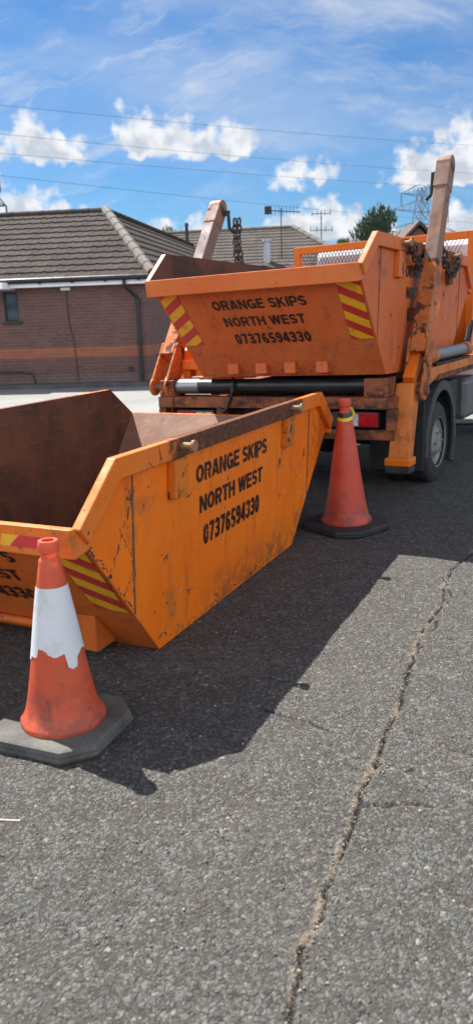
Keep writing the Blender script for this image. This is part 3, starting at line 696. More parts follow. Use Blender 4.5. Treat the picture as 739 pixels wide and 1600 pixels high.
def pylon(loc, h, rz, label, bw, arms, r):
    t = empty('electricity_pylon', loc, rz); tag(t, label, 'pylon', 'electricity pylons')
    b = MB(); lv = 11
    def wid(f): return bw*(1-f)**1.1*.5+.45
    for k in range(lv):
        f0, f1 = k/lv, (k+1)/lv; a, c = wid(f0), wid(f1); z0, z1 = f0*h, f1*h
        lo = [(-a, -a, z0), (a, -a, z0), (a, a, z0), (-a, a, z0)]; hi = [(-c, -c, z1), (c, -c, z1), (c, c, z1), (-c, c, z1)]
        for i in range(4):
            j = (i+1) % 4
            b.tube(lo[i], hi[i], r, n=5); b.tube(lo[i], hi[j], r*.6, n=4); b.tube(lo[j], hi[i], r*.6, n=4); b.tube(hi[i], hi[j], r*.6, n=4)
    b.build('lattice_tower', PYL, t)
    for f, L in arms:
        z = f*h; w = wid(f)
        for s in (-1, 1):
            a = MB()
            tip = (s*L, 0, z+.3)
            for yy in (-w, w):
                a.tube((s*w, yy, z), tip, r*.8, n=5); a.tube((s*w, yy, z+1.7), tip, r*.8, n=5)
            for q in (.3, .6): a.tube((s*(w+(L-w)*q), 0, z+.1), (s*(w+(L-w)*q), 0, z+1.7*(1-q)+.3), r*.6, n=4)
            a.tube((s*L, 0, z+.3), (s*L, 0, z-1.6), r*1.3, n=6)
            a.build('crossarm', PYL, t)
pylon((31.8, 134, 0), 20.6, R(24), 'far lattice pylon behind the raised right arm of the lorry', 5.0, ((.66, 7.2), (.82, 5.5), (.94, 4.0)), .065)
pylon((-26.9, 88, 0), 23.0, R(52), 'nearer lattice pylon at the left edge above the brick bungalow', 5.0, ((.60, 4.2), (.74, 3.6), (.90, 3.6)), .085)
def px_ray(px):
    return (r2*((px[0]-369.5)/FPX)+d2*((px[1]-800)/FPX)+fwd)
def at_depth(px, Y):
    d = px_ray(px); k = Y/d.y; return Vector((0, 0, CAM_H))+d*k
WIRE = simple('cable_grey', (.09, .095, .11), .6)
wires = [((-90, 152), (0, 163), (739, 224), 'highest power line crossing over the two middle clouds'),
         ((-90, 196), (2, 208), (739, 268), 'power line crossing below the two middle clouds'),
         ((-90, 232), (2, 238), (739, 291), 'power line crossing through the base of the clouds'),
         ((-90, 258), (12, 273), (739, 345), 'lowest power line leaving the arm at the left edge')]
for k, (p0, p1, p2, lab) in enumerate(wires):
    a, b = at_depth((-60, p1[1]-60*(p2[1]-p1[1])/739), 84), at_depth(p2, 150)
    b = a+(b-a)*1.25; mid_sag = 0.9
    pts = []
    for i in range(25):
        t = i/24; q = a.lerp(b, t); q.z -= mid_sag*4*t*(1-t)*.6; pts.append(q)
    mb = MB(); mb.path(pts, .019, 5); o = mb.build('power_line', WIRE); tag(o, lab, 'power line', 'overhead power lines')

# ------------------------------------------------------------------ skips
def arc(cx, cy, rx, ry, a0, a1, n=14):
    return [(cx+rx*math.cos(R(a0+(a1-a0)*i/n)), cy+ry*math.sin(R(a0+(a1-a0)*i/n))) for i in range(n+1)]
def _ring(cx, cy, rx, ry): return arc(cx, cy, rx, ry, 90, 450, 26)
_six = [_ring(.28, .29, .18, .20), arc(.28, .5, .18, .4, 38, 205)]
GLYPH = {                                   # block capitals as strokes: (advance width, strokes)
    'O': (.80, [_ring(.40, .5, .29, .4)]), 'G': (.80, [arc(.40, .5, .29, .4, 38, 335, 22), [(.42, .44), (.79, .44)], [(.70, .48), (.70, .02)]]),
    'R': (.74, [[(.1, 0), (.1, 1)], [(.1, .9), (.42, .9)]+arc(.42, .69, .21, .21, 90, -90)+[(.1, .48)], [(.42, .48), (.61, .0)]]),
    'P': (.70, [[(.1, 0), (.1, 1)], [(.1, .9), (.41, .9)]+arc(.41, .67, .21, .23, 90, -90)+[(.1, .44)]]),
    'A': (.76, [[(.09, 0), (.35, 1)], [(.67, 0), (.41, 1)], [(.2, .27), (.56, .27)]]), 'N': (.74, [[(.1, 0), (.1, 1)], [(.64, 0), (.64, 1)], [(.11, 1), (.63, 0)]]),
    'E': (.66, [[(.1, 0), (.1, 1)], [(.1, .9), (.64, .9)], [(.1, .52), (.60, .52)], [(.1, .1), (.65, .1)]]),
    'S': (.68, [arc(.34, .70, .23, .2, 18, 270)+arc(.34, .30, .24, .2, 90, -162)[1:]]), 'K': (.74, [[(.1, 0), (.1, 1)], [(.13, .36), (.60, 1)], [(.30, .60), (.63, 0)]]),
    'I': (.20, [[(.1, 0), (.1, 1)]]), 'T': (.66, [[(.33, 0), (.33, 1)], [(.0, .9), (.66, .9)]]), 'H': (.74, [[(.1, 0), (.1, 1)], [(.64, 0), (.64, 1)], [(.1, .53), (.64, .53)]]),
    'W': (1.04, [[(.08, 1), (.29, 0)], [(.29, 0), (.52, 1)], [(.52, 1), (.75, 0)], [(.75, 0), (.96, 1)]]), ' ': (.26, []),
    '0': (.56, [_ring(.28, .5, .18, .4)]), '7': (.56, [[(.03, .9), (.53, .9)], [(.45, .88), (.20, 0)]]), '6': (.56, _six), '9': (.56, [[(.56-x, 1-y) for x, y in st] for st in _six]),
    '3': (.56, [arc(.27, .705, .18, .195, 165, -90)+arc(.27, .305, .19, .205, 90, -165)[1:]]), '5': (.56, [[(.10, .9), (.50, .9)], [(.15, .9), (.12, .46)], arc(.28, .31, .18, .21, 140, -155)]),
    '4': (.56, [[(.36, 1), (.05, .30)], [(.01, .28), (.55, .28)], [(.40, 0), (.40, 1)]])}
def text_mesh(body, w, h, t=.098):
    vs, fs, x0, lay = [], [], 0.0, 0
    for ch in body:
        adv, strokes = GLYPH[ch]
        for st in strokes:
            n = len(st); k = len(vs); closed = math.dist(st[0], st[-1]) < 1e-6; lay += 1
            for i, p in enumerate(st):
                q0 = st[i-1] if i else (st[-2] if closed else p); q1 = st[i+1] if i < n-1 else (st[1] if closed else p)
                d1 = Vector((p[0]-q0[0], p[1]-q0[1])); d2 = Vector((q1[0]-p[0], q1[1]-p[1]))
                d1 = d1.normalized() if d1.length else d2.normalized(); d2 = d2.normalized() if d2.length else d1
                m_ = (d1+d2).normalized(); nn = Vector((-m_.y, m_.x)); l = t/max(.5, m_.dot(d1)); z = .00025*(lay % 3)
                vs += [(x0+p[0]+nn.x*l, p[1]+nn.y*l, z), (x0+p[0]-nn.x*l, p[1]-nn.y*l, z)]
            for i in range(n-1): fs.append((k+2*i, k+2*i+1, k+2*i+3, k+2*i+2))
        x0 += adv+.10
    v = np.array(vs); lo, hi = v.min(0), v.max(0)
    me = bpy.data.meshes.new('lettering')
    me.from_pydata([((x-(lo[0]+hi[0])/2)/(hi[0]-lo[0])*w, (min(1, max(0, y))-.5)*h, z) for x, y, z in vs], [], fs)
    return me
def place_text(parent, rows, frame, mat):
    """rows (text, centre along, centre up, width, height) on a frame origin, along, up, outward normal; one lettering part"""
    O, A, U, Nn = frame
    for (s, ca, cu_, w, h) in rows:
        me = text_mesh(s, w, h)
        for v in me.vertices: v.co = O+A*(ca+v.co.x)+U*(cu_+v.co.y)+Nn*(.004+v.co.z)
        bm = bmesh.new(); bm.from_mesh(me); [f.normal_flip() for f in bm.faces if f.normal.dot(Nn) < 0]; bm.to_mesh(me); bm.free()
        me.name = 'lettering'; me.materials.clear(); me.materials.append(mat); link(bpy.data.objects.new('lettering', me), parent)
def uv_quad(name, pts, uvs, mat, parent):
    me = bpy.data.meshes.new(name); me.from_pydata([tuple(p) for p in pts], [], [tuple(range(len(pts)))])
    l = me.uv_layers.new(name='UVMap')
    for i, t in enumerate(uvs): l.data[i].uv = t
    me.materials.append(mat); return link(bpy.data.objects.new(name, me), parent)
PHONE = '07376594330'
def build_skip(name, mats, prof0, prof1, WB, lean, label, cat, group, extra):
    """local x: along the skip, y: from the right side (0) to the left, z up. prof = (a, b, c, hl, ht) for the near (-x) and far end"""
    t = empty(name); tag(t, label, cat, group)
    side_m, end_m, rim_m, rim_e, in_m, in_e, let_m = mats
    (a0, b0, c0, h0, ht), (a1, b1, c1, h1, _) = prof0, prof1
    th = .007
    prof = [(-a0, 0), (a1, 0), (b1, h1), (c1, ht), (-c0, ht), (-b0, h0)]
    Y0 = lambda z: -lean*z
    Y1 = lambda z: WB+lean*z
    # side panels: the middle field and, past a welded seam, the two triangular ends
    for sgn, Yf in ((1, Y0), (-1, Y1)):
        mb = MB(); poly = [(x, Yf(z), z) for x, z in prof]
        mb.prism(poly, (0, th*sgn, 0)); sp_ = mb.build('side_panel', side_m, t, bevel=.002)
        inn = MB().add([(x, Yf(z)+sgn*(th+.003), z) for x, z in prof], [tuple(range(6))]).build('lining', in_m, sp_)
        for xs_, zb, zt in ((-(c0-.17), h0*(c0-.17-a0)/(b0-a0), ht-.09), ((c1-.17), h1*(c1-.17-a1)/(b1-a1), ht-.09)):
            wl = MB(); wl.beam((xs_, Yf(zb)-sgn*.002, zb+.01), (xs_, Yf(zt)-sgn*.002, zt), .009, .006, up=(0, 1, 0))
            wl.build('weld_seam', STEEL_RUST, sp_)
    # floor and end plates
    MB().prism([(-a0, Y0(0)+th, 0), (a1, Y0(0)+th, 0), (a1, Y1(0)-th, 0), (-a0, Y1(0)-th, 0)], (0, 0, .008)).build('floor_plate', in_e, t)
    for (ax, bx, hh, s) in ((-a0, -b0, h0, -1), (a1, b1, h1, 1)):
        q = [(ax, Y0(0)+th, .0), (bx, Y0(hh)+th, hh), (bx, Y1(hh)-th, hh), (ax, Y1(0)-th, 0)]
        nrm = Vector((hh*s, 0, -abs(bx-ax))).normalized()
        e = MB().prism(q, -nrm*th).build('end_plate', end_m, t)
        MB().add([Vector(p)-nrm*(th+.003) for p in q], [(0, 1, 2, 3)]).build('lining', in_e, e)
        ft = MB()                                          # lugs that let the skip stand and tip
        L = Vector((bx-ax, 0, hh)); Ln = L.length; L.normalize()
        for w in extra['feet']:
            p0 = Vector((ax, w, 0))+L*.035; p1 = Vector((ax, w, 0))+L*.20
            p1 = Vector((ax, w, 0))+L*extra['foot_h']; pr = [p0, p1, Vector((p1.x+s*.012, w, p1.z)), Vector((p1.x+s*.012, w, p0.z))]
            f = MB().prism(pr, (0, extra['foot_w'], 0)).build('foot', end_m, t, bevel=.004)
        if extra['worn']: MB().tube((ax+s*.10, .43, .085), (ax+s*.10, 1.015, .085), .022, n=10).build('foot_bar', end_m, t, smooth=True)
    # rims
    d = .095; o_ = .036; iw = .009
    for sgn, Yf in ((1, Y0), (-1, Y1)):
        def ring(pts_out):
            return pts_out
        P = [(-b0, h0), (-c0, ht), (c1, ht), (b1, h1)]
        # inner line of the folded channel, d below the edge
        def offs(P):
            out = []
            for i, p in enumerate(P):
                if i == 0: e = Vector((P[1][0]-P[0][0], P[1][1]-P[0][1])).normalized(); n_ = Vector((e.y, -e.x)); out.append(Vector(p)+n_*d)
                elif i == len(P)-1: e = Vector((P[i][0]-P[i-1][0], P[i][1]-P[i-1][1])).normalized(); n_ = Vector((e.y, -e.x)); out.append(Vector(p)+n_*d)
                else:
                    e1 = Vector((P[i][0]-P[i-1][0], P[i][1]-P[i-1][1])).normalized(); e2 = Vector((P[i+1][0]-P[i][0], P[i+1][1]-P[i][1])).normalized()
                    n1, n2 = Vector((e1.y, -e1.x)), Vector((e2.y, -e2.x)); bsec = (n1+n2).normalized(); out.append(Vector(p)+bsec*d/bsec.dot(n1))
            return out
        Q = offs(P)
        mb = MB(); vs = []
        for p, q in zip(P, Q):
            yo, yi = Yf(p[1])-sgn*o_, Yf(p[1])+sgn*iw
            yq, yqi = Yf(q.y)-sgn*o_, Yf(q.y)+sgn*.0095
            vs += [(p[0], yo, p[1]), (p[0], yi, p[1]), (q.x, yqi, q.y), (q.x, yq, q.y)]
        fs = []
        for i in range(3):
            for j in range(4): fs.append((i*4+j, i*4+(j+1) % 4, (i+1)*4+(j+1) % 4, (i+1)*4+j))
        fs += [(0, 1, 2, 3), (12, 15, 14, 13)]
        mb.add(vs, fs); mb.build('side_rim', rim_m, t, bevel=.006)
        for x in (-.775, .70):
            lb = MB(); z0, z1 = .725, .914
            lb.hexa([(x-.065, Yf(z0)-sgn*.042, z0), (x+.065, Yf(z0)-sgn*.042, z0), (x+.065, Yf(z0)-sgn*.0005, z0), (x-.065, Yf(z0)-sgn*.0005, z0)],
                    [(x-.065, Yf(z1)-sgn*.042, z1), (x+.065, Yf(z1)-sgn*.042, z1), (x+.065, Yf(z1)-sgn*.0005, z1), (x-.065, Yf(z1)-sgn*.0005, z1)])
            br = lb.build('lift_bracket', BRACKET if extra['worn'] else rim_e, t, bevel=.004)
            pn = MB(); yo = Yf(.972)-sgn*.036
            pn.tube((x+.01, yo, .972), (x+.01, yo-sgn*.062, .972), .017, n=14); pn.tube((x+.01, yo-sgn*.060, .972), (x+.01, yo-sgn*.073, .972), .029, n=14)
            pn.build('lifting_pin', PIN, t, smooth=True)
    for (bx, hh, s, ax) in ((-b0, h0, -1, -a0), (b1, h1, 1, a1)):
        nrm = Vector((hh*s, 0, -abs(bx-ax))).normalized(); L = Vector((bx-ax, 0, hh)).normalized()
        top = Vector((bx, 0, hh)); y0, y1 = Y0(hh)-.012, Y1(hh)+.012
        A = top+Vector((s*.03, 0, .006)); B = top-Vector((s*.014, 0, -.006)); Cc = Vector((A.x-s*.016, 0, A.z-.125)); Dd = top-L*.14-nrm*.010
        sec = [A, B, B-Vector((0, 0, .02)), Dd, Cc]
        mb = MB().prism([(p.x, y0, p.z) for p in sec], (0, y1-y0, 0)); mb.build('end_rim', rim_e, t, bevel=.006)
    # lettering on both sides and both ends
    for sgn, Yf in ((1, Y0), (-1, Y1)):
        U = Vector((0, -lean*sgn, 1)).normalized(); Nn = Vector((0, -sgn, -lean)).normalized()
        place_text(t, [('ORANGE SKIPS', -.083*sgn, .787, .93, .092), ('NORTH WEST', -.095*sgn, .622, .83, .090), (PHONE, -.095*sgn, .450, .745, .112)],
                   (Vector((0, Yf(0), 0)), Vector((sgn, 0, 0)), U, Nn), let_m)
    for (ax, bx, hh, s) in ((-a0, -b0, h0, -1), (a1, b1, h1, 1)):
        L = Vector((bx-ax, 0, hh)); Ln = L.length; L.normalize(); nrm = Vector((hh*s, 0, -abs(bx-ax))).normalized()
        A = Vector((0, s, 0)); O = Vector((ax, WB/2, 0))
        place_text(t, [('ORANGE SKIPS', 0, Ln*.735, .80, .092), ('NORTH WEST', -.01, Ln*.575, .70, .092), (PHONE, .0, Ln*.405, .66, .108)], (O, A, L, Nn_(nrm)), let_m)
        for side in (1, -1):
            e0 = WB/2-.02; v0, v1 = Ln*.36, Ln*.865
            def pt(dw, v): return O+A*(side*(e0+lean*v*.77-dw))+L*v+nrm*.0045
            wd = .175
            uv_quad('chevron_sticker', [pt(wd, v0), pt(0, v0), pt(0, v1), pt(wd, v1)], [(-wd*side, v0), (0, v0), (0, v1), (-wd*side, v1)], CHEV_R if side > 0 else CHEV_L, t)
        if extra['rim_sticker'] and s < 0:
            z1_, z0_ = hh+.0, hh-.075; X = bx+s*.032
            pts = [(X+.0135, .31, z0_-.012), (X+.0135, .08, z0_-.012), (X+.0068, .09, z0_+.04), (X+.0068, .29, z0_+.04)]
            uv_quad('chevron_sticker', pts, [(-.045, 0), (.17, 0), (.165, .03), (-.04, .03)], CHEV_L, t)
    if extra['patches']:
        r = random.Random(4); mb = MB()
        def blot(x, z, L, W, ang, dy=.0012):
            n = r.randint(6, 10); pts = []
            for i in range(n):
                q = 2*math.pi*i/n; rr = r.uniform(.35, 1.0); u, v = math.cos(q)*L*rr, math.sin(q)*W*rr
                xx, zz = x+u*math.cos(ang)-v*math.sin(ang), z+u*math.sin(ang)+v*math.cos(ang)
                pts.append((xx, Y0(zz)-dy, zz))
            mb.add(pts, [tuple(range(n))])
        for (x, z, L, W, a, n) in extra['patches']:
            mb = MB()
            for i in range(n):
                k = (i+.5)/n-.5
                blot(x+math.cos(a)*L*k*2+r.gauss(0, W*.4), z+math.sin(a)*L*k*2+r.gauss(0, W*.4), L/n*r.uniform(.5, 1.6)+.004, W*r.uniform(.25, .8), a+r.gauss(0, .4))
            mb.build('rust_patch', CHAIN, t)
    return t
def Nn_(n): return n
FEET = (.30, .62, .94, 1.25)
yaw1 = .43346
ctr = (-.00127, 4.3043)
patches = [(-1.26, .63, .20, .012, 1.0, 13), (-1.16, .52, .10, .008, 1.55, 7), (-1.21, .62, .09, .006, -1.0, 6), (-1.15, .42, .05, .012, 1.3, 4), (-1.20, .42, .05, .010, .8, 4),
           (1.25, .66, .12, .006, .9, 7), (1.21, .62, .10, .005, 2.1, 6), (1.28, .78, .06, .006, 2.3, 5), (1.3, .72, .08, .005, 1.4, 5), (-.62, .70, .03, .012, 0, 3),
           (-1.0, .06, .14, .010, 0, 7), (.2, .03, .5, .008, 0, 14), (-.5, .02, .3, .006, 0, 9), (1.12, .36, .22, .005, .85, 10), (1.40, .68, .18, .006, .85, 10), (.90, .05, .05, .012, 1.5, 4), (.96, .16, .05, .008, 1.2, 4), (-1.50, .70, .07, .026, -.9, 12), (-1.40, .58, .12, .014, -.85, 12), (-1.44, .80, .06, .012, .75, 6), (-1.22, .36, .10, .008, -.85, 7)]
skip1 = build_skip('open_skip', (ORANGE, ORANGE_END_SHADED, ORANGE_RIM, ORANGE_RIM_END, INNER_RUST, INNER_PALE, LETTER),
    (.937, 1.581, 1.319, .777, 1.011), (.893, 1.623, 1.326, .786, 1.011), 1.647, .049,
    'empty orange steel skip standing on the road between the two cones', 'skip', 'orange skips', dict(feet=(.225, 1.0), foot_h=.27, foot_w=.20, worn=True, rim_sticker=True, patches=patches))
skip1.location = (ctr[0], ctr[1], .004); skip1.rotation_euler = (0, 0, math.pi/2-yaw1)
for q in children(skip1):
    pass
TY = R(30); WP = Vector((1.72, 6.75, 0)); TU = Vector((math.sin(TY), math.cos(TY), 0)); TN = Vector((-math.cos(TY), math.sin(TY), 0))
skip2 = build_skip('loaded_skip', (SALMON, SALMON, SALMON_RIM, SALMON_RIM, INNER_RUST, INNER_PALE, LETTER_S),
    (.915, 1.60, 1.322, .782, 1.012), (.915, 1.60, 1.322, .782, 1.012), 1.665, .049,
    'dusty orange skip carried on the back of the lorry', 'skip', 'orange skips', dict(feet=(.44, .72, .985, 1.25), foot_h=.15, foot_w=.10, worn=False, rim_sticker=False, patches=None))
y2, roll2, pit2 = .523, .023, -.0201
fx = Vector((math.sin(y2), math.cos(y2), 0)); lx = Vector((-math.cos(y2), math.sin(y2), 0)); zz = Vector((0, 0, 1))
l2 = lx*math.cos(roll2)-zz*math.sin(roll2); z2 = zz*math.cos(roll2)+lx*math.sin(roll2)
f2 = fx*math.cos(pit2)+z2*math.sin(pit2); z2 = z2*math.cos(pit2)-fx*math.sin(pit2)
o2 = WP+TU*-.8725+TN*.0581+zz*1.0776+f2*.915+l2*.049
M2 = Matrix.Identity(4)
for i in range(3): M2[i][0], M2[i][1], M2[i][2], M2[i][3] = f2[i], l2[i], z2[i], o2[i]
skip2.matrix_world = M2

# ------------------------------------------------------------------ the skip lorry
def build_lorry():
    t = empty('skip_lorry', WP, math.pi/2-TY)
    tag(t, 'orange skip lorry with two raised lifting arms, seen from behind', 'lorry')
    tilt = lambda x, y, z: (x, y, z-.02*y)
    def add(mb, name, mat, parent=t, bevel=.006, smooth=False, body=True):
        return mb.build(name, mat, parent, bevel=bevel, smooth=smooth, fn=tilt if body else None)
    # chassis
    c = MB(); c.box(-.55, 4.0, .55, .67, .55, .80); c.box(-.55, 4.0, 1.63, 1.75, .55, .80)
    for x in (0, .9, 1.8, 2.8): c.box(x, x+.1, .67, 1.63, .58, .76)
    add(c, 'chassis', DARK)
    dk = MB(); dk.box(-.62, 2.1, .12, 2.18, .90, .965); dk.box(-.55, 2.0, .3, .45, .965, 1.035); dk.box(-.55, 2.0, 1.45, 1.6, .965, 1.0)
    add(dk, 'deck', LORRY_DIRTY)
    pl = MB(); pl.box(-.74, -.66, 1.35, 1.98, 1.052, 1.068); add(pl, 'rest_plank', PLANK, bevel=.003)
    # rear crossbeam with the lamp recesses
    cb = MB(); cb.box(-.83, -.60, .06, 2.30, .80, .895); cb.box(-.79, -.62, .06, 2.30, .545, .625)
    for y in (.05, .62, 1.62, 2.24): cb.box(-.81, -.62, y, y+.07, .627, .797)
    for k in range(14):
        cb.tube((-.836, .2+k*.155, .845), (-.828, .2+k*.155, .845), .014, n=6)
    add(cb, 'rear_frame', LORRY_DIRTY, bevel=.006)
    bk = MB(); bk.box(-.63, -.60, .12, 2.24, .627, .797); add(bk, 'recess_plate', DARK)
    for y in (.19, 1.72):
        l = MB(); l.box(-.80, -.64, y, y+.40, .645, .775); lamp = add(l, 'tail_light', DARK, bevel=.01)
        r_ = MB(); r_.box(-.812, -.798, y+.0 if y < 1 else y+.19, y+.16 if y < 1 else y+.39, .655, .765); add(r_, 'red_lens', LENS_RED, lamp, .004)
        w_ = MB(); 
        for q in range(2):
            yy = (y+.165+q*.085) if y < 1 else (y+.015+q*.09); w_.box(-.812, -.798, yy, yy+.08, .66, .76)
        add(w_, 'clear_lens', LENS_CLEAR, lamp, .004)
    # roller bar
    rb = MB(); rb.tube((-.75, .30, .985), (-.75, 1.98, .985), .062, n=24); rl = add(rb, 'roller_bar', BLACK_GREASE, bevel=0, smooth=True)
    sl = MB(); sl.tube((-.75, 1.88, .985), (-.75, 2.12, .985), .066, n=24); add(sl, 'polished_sleeve', CHROME, rl, 0, True)
    hz = MB(); hz.path([(-.79, 1.52, 1.05), (-.835, 1.50, 1.02), (-.845, 1.50, .94), (-.85, 1.53, .86), (-.852, 1.55, .80), (-.845, 1.60, .77), (-.84, 1.66, .80)], .014, 8); add(hz, 'hydraulic_hose', BLACK_GREASE, bevel=0, smooth=True)
    for y0, y1 in ((.10, .30), (2.12, 2.27)):
        b = MB(); b.box(-.84, -.64, y0, y1, .897, 1.045); b.tube((-.86, (y0+y1)/2-.05, .93), (-.84, (y0+y1)/2-.05, .93), .018, n=8); b.tube((-.86, (y0+y1)/2+.05, .93), (-.84, (y0+y1)/2+.05, .93), .018, n=8)
        b.box(-.85, -.66, y0+.01, y1-.01, .80, .895); add(b, 'roller_bracket', LORRY_DIRTY, bevel=.014)
    # lifting arms: twin-plate lower arm, box section, grey telescopic section, head
    def arm(yc, piv, tip, split, hw, side):
        p = Vector((piv[0], yc, piv[1])); q = Vector((tip[0], yc, tip[1])); d = (q-p).normalized(); n = Vector((-d.z, 0, d.x))  # n points rearward/up
        L = (q-p).length
        a = MB()
        def sec(t0, t1, w0, w1, y0, y1, mb):
            A, B = p+d*t0, p+d*t1
            mb.hexa([A-n*w0+Vector((0, y0, 0)), A+n*w0+Vector((0, y0, 0)), A+n*w0+Vector((0, y1, 0)), A-n*w0+Vector((0, y1, 0))],
                    [B-n*w1+Vector((0, y0, 0)), B+n*w1+Vector((0, y0, 0)), B+n*w1+Vector((0, y1, 0)), B-n*w1+Vector((0, y1, 0))])
        sec(-.05, .42, .07, .082, -hw-.026, -hw, a); sec(-.05, .42, .07, .082, hw, hw+.026, a)
        sec(.30, split, .083, .08, -hw-.001, hw+.001, a)
        for y in (-hw-.026, hw+.001): a.tube(p+Vector((0, y, 0)), p+Vector((0, y+.025, 0)), .082, n=20)
        ar = add(a, 'lift_arm', ARM_LOWER, bevel=.008)
        pin = MB(); pin.tube(p+Vector((0, -hw-.05, 0)), p+Vector((0, hw+.05, 0)), .032, n=14); add(pin, 'pivot_pin', STEEL_RUST, ar, 0, True)
        g = MB(); sec(split-.35, L-.22, .072, .070, -hw*.88, hw*.88, g); add(g, 'inner_arm', ARM_GREY, ar, .008)
        h = MB(); sec(L-.27, L-.05, .076, .074, -hw*.98, hw*.98, h); h.tube(p+d*(L-.06)+Vector((0, -hw*.98, 0)), p+d*(L-.06)+Vector((0, hw*.98, 0)), .076, n=20)
        hd = add(h, 'arm_head', ARM_GREY, ar, .006)
        e = MB(); b = p+d*(L-.12); s = side
        e.beam(b+Vector((.04, s*hw, .0)), b+Vector((.04, s*(hw+.055), -.01)), .05, .05); e.tube(b+Vector((.04, s*(hw+.045), .02)), b+Vector((.04, s*(hw+.055), -.15)), .017, n=10); e.tube(b+Vector((.04, s*(hw+.055), -.15)), b+Vector((.04, s*(hw+.10), -.19)), .017, n=10)
        add(e, 'chain_lug', DARK, hd, .004)
        return p, q, d
    armR = arm(-.03, (-.56, .925), (.17, 2.755), 1.08, .062, 1)
    armL = arm(2.27, (-.80, .985), (.36, 2.685), .95, .066, -1)
    # stabiliser legs behind the wheels
    for y0 in (-.085, 2.20):
        lg = MB(); y1 = y0+.20
        lg.hexa([(-.81, y0+.012, .40), (-.70, y0+.012, .40), (-.70, y1-.012, .40), (-.81, y1-.012, .40)], [(-.66, y0+.035, .99), (-.46, y0+.035, .99), (-.46, y1-.02, .99), (-.66, y1-.02, .99)])
        ar = add(lg, 'stabiliser_leg', LORRY, bevel=.012)
        f = MB(); f.box(-.84, -.68, y0-.008, y1+.008, .345, .41); add(f, 'foot_block', LORRY_BRIGHT, ar, .012)
        f = MB(); f.box(-.835, -.685, y0-.002, y1+.002, .285, .343); add(f, 'foot_pad', DARK, ar, .012)
    # side beams and flank cylinders
    for y, s in ((-.06, 1), (2.24, -1)):
        b = MB(); b.prism([(-.42, y, .93), (-.36, y, 1.075), (2.2, y, 1.085), (2.2, y, 1.005), (.02, y, 1.0), (-.26, y, .93)], (0, .12, 0))
        b.box(-.36, -.16, y+.005, y+.115, 1.07, 1.17)
        add(b, 'side_beam', LORRY)
        cy = MB(); yy = y+.06; cy.tube((.0, yy, 1.165), (1.12, yy, 1.165), .055, n=20); cr_ = add(cy, 'hydraulic_cylinder', CHROME, bevel=0, smooth=True)
        
        for ua, ub in ((-.2, .02), (1.1, 1.24)): ce = MB(); ce.tube((ua, yy, 1.165), (ub, yy, 1.165), .068, n=18); add(ce, 'cylinder_gland', LORRY, cr_, 0, True)
        st = MB(); st.beam((-.62, yy, 1.0), (.05, yy, 1.62), .09, .10); add(st, 'arm_strut', LORRY_BRIGHT)
        tr = MB(); tr.box(.0, 1.2, y+.01, y+.11, 1.086, 1.10); add(tr, 'cylinder_shadow_strip', DARK, bevel=0)  # dark strip stands in for the shadow beneath the cylinder
    # orange brackets seen behind the left arm
    br = MB(); br.prism([(-.42, 1.98, .965), (.25, 1.98, .965), (.16, 1.98, 1.16), (-.34, 1.98, 1.30)], (0, .05, 0)); br.box(-.62, -.36, 1.94, 2.16, 1.12, 1.21); br.box(-.6, -.5, 1.96, 2.02, .966, 1.12); br.box(-.6, -.5, 2.09, 2.15, .966, 1.12)
    add(br, 'arm_bracket', LORRY_BRIGHT, bevel=.01)
    # headboard between body and cab
    hb = MB(); hb.box(2.12, 2.20, .16, .24, .9, 2.36); hb.box(2.12, 2.20, 2.22, 2.30, .9, 2.36); hb.box(2.12, 2.20, .24, 2.22, 2.28, 2.36); hb.box(2.13, 2.19, .24, 2.22, 1.84, 1.90)
    hb.box(2.12, 2.20, 1.20, 1.27, 1.90, 2.28)
    h = add(hb, 'headboard', LORRY_BRIGHT)
    pn = MB(); pn.box(2.14, 2.165, .24, 2.22, .97, 1.84); add(pn, 'headboard_panel', LORRY_BRIGHT, h, 0)
    me_ = MB()
    for k in range(-12, 60):
        for s in (1, -1):
            y0 = .24+k*.042 if s > 0 else .24+k*.042
            a = (2.155, y0, 1.9); b = (2.155, y0+s*.21, 2.28)
            lo, hi = min(a[1], b[1]), max(a[1], b[1])
            if lo < .245 or hi > 2.215: continue
            me_.beam(a, b, .006, .006, up=(1, 0, 0))
    add(me_, 'wire_mesh', MESHGREY, h, 0)
    hs = MB(); 
    for k in range(4):
        pts = [(1.75+.06*k, .2+.03*k, 1.0), (1.72+.06*k, .12+.02*k, 1.22), (1.80+.06*k, .12, 1.36+.02*k), (1.92+.05*k, .16, 1.28), (1.98+.03*k, .22, 1.05)]
        hs.path(pts, .016, 8)
    add(hs, 'hydraulic_hose', BLACK_GREASE, bevel=0, smooth=True)
    pk = MB(); pk.box(1.9, 2.1, .25, .9, .97, 1.16); add(pk, 'valve_block', GREYTANK, bevel=.01)
    # wheels
    def wheel(x, y0, s, w=.215, dual=False):
        o = MB(); R0 = .372
        pr = [(.215, 0), (.30, -.004), (.345, .012), (.368, .035), (R0, .05), (R0, w-.05), (.368, w-.035), (.345, w-.012), (.30, w+.004), (.215, w)]
        pr = [(r, y0+s*h) for r, h in pr]
        o.lathe(pr, 48, (x, 0, R0), 'Y', True)
        for k in range(4):
            yy = y0+s*(.06+k*(w-.12)/3)
            o.lathe([(R0+.0015, yy-.004), (R0+.005, yy-.004), (R0+.005, yy+.004), (R0+.0015, yy+.004)], 48, (x, 0, R0), 'Y', True)
        wl = o.build('wheel', RUBBER, t, smooth=True)
        r_ = MB(); pr = [(.218, .004), (.232, -.006), (.236, .012), (.20, .03), (.165, .045), (.13, .03), (.115, .01), (.06, -.008), (.0, -.01)]
        r_.lathe([(r, y0+s*h) for r, h in pr], 40, (x, 0, R0), 'Y'); r_.lathe([(r, y0+s*h) for r, h in ((.218, .006), (.218, w-.01))], 40, (x, 0, R0), 'Y')
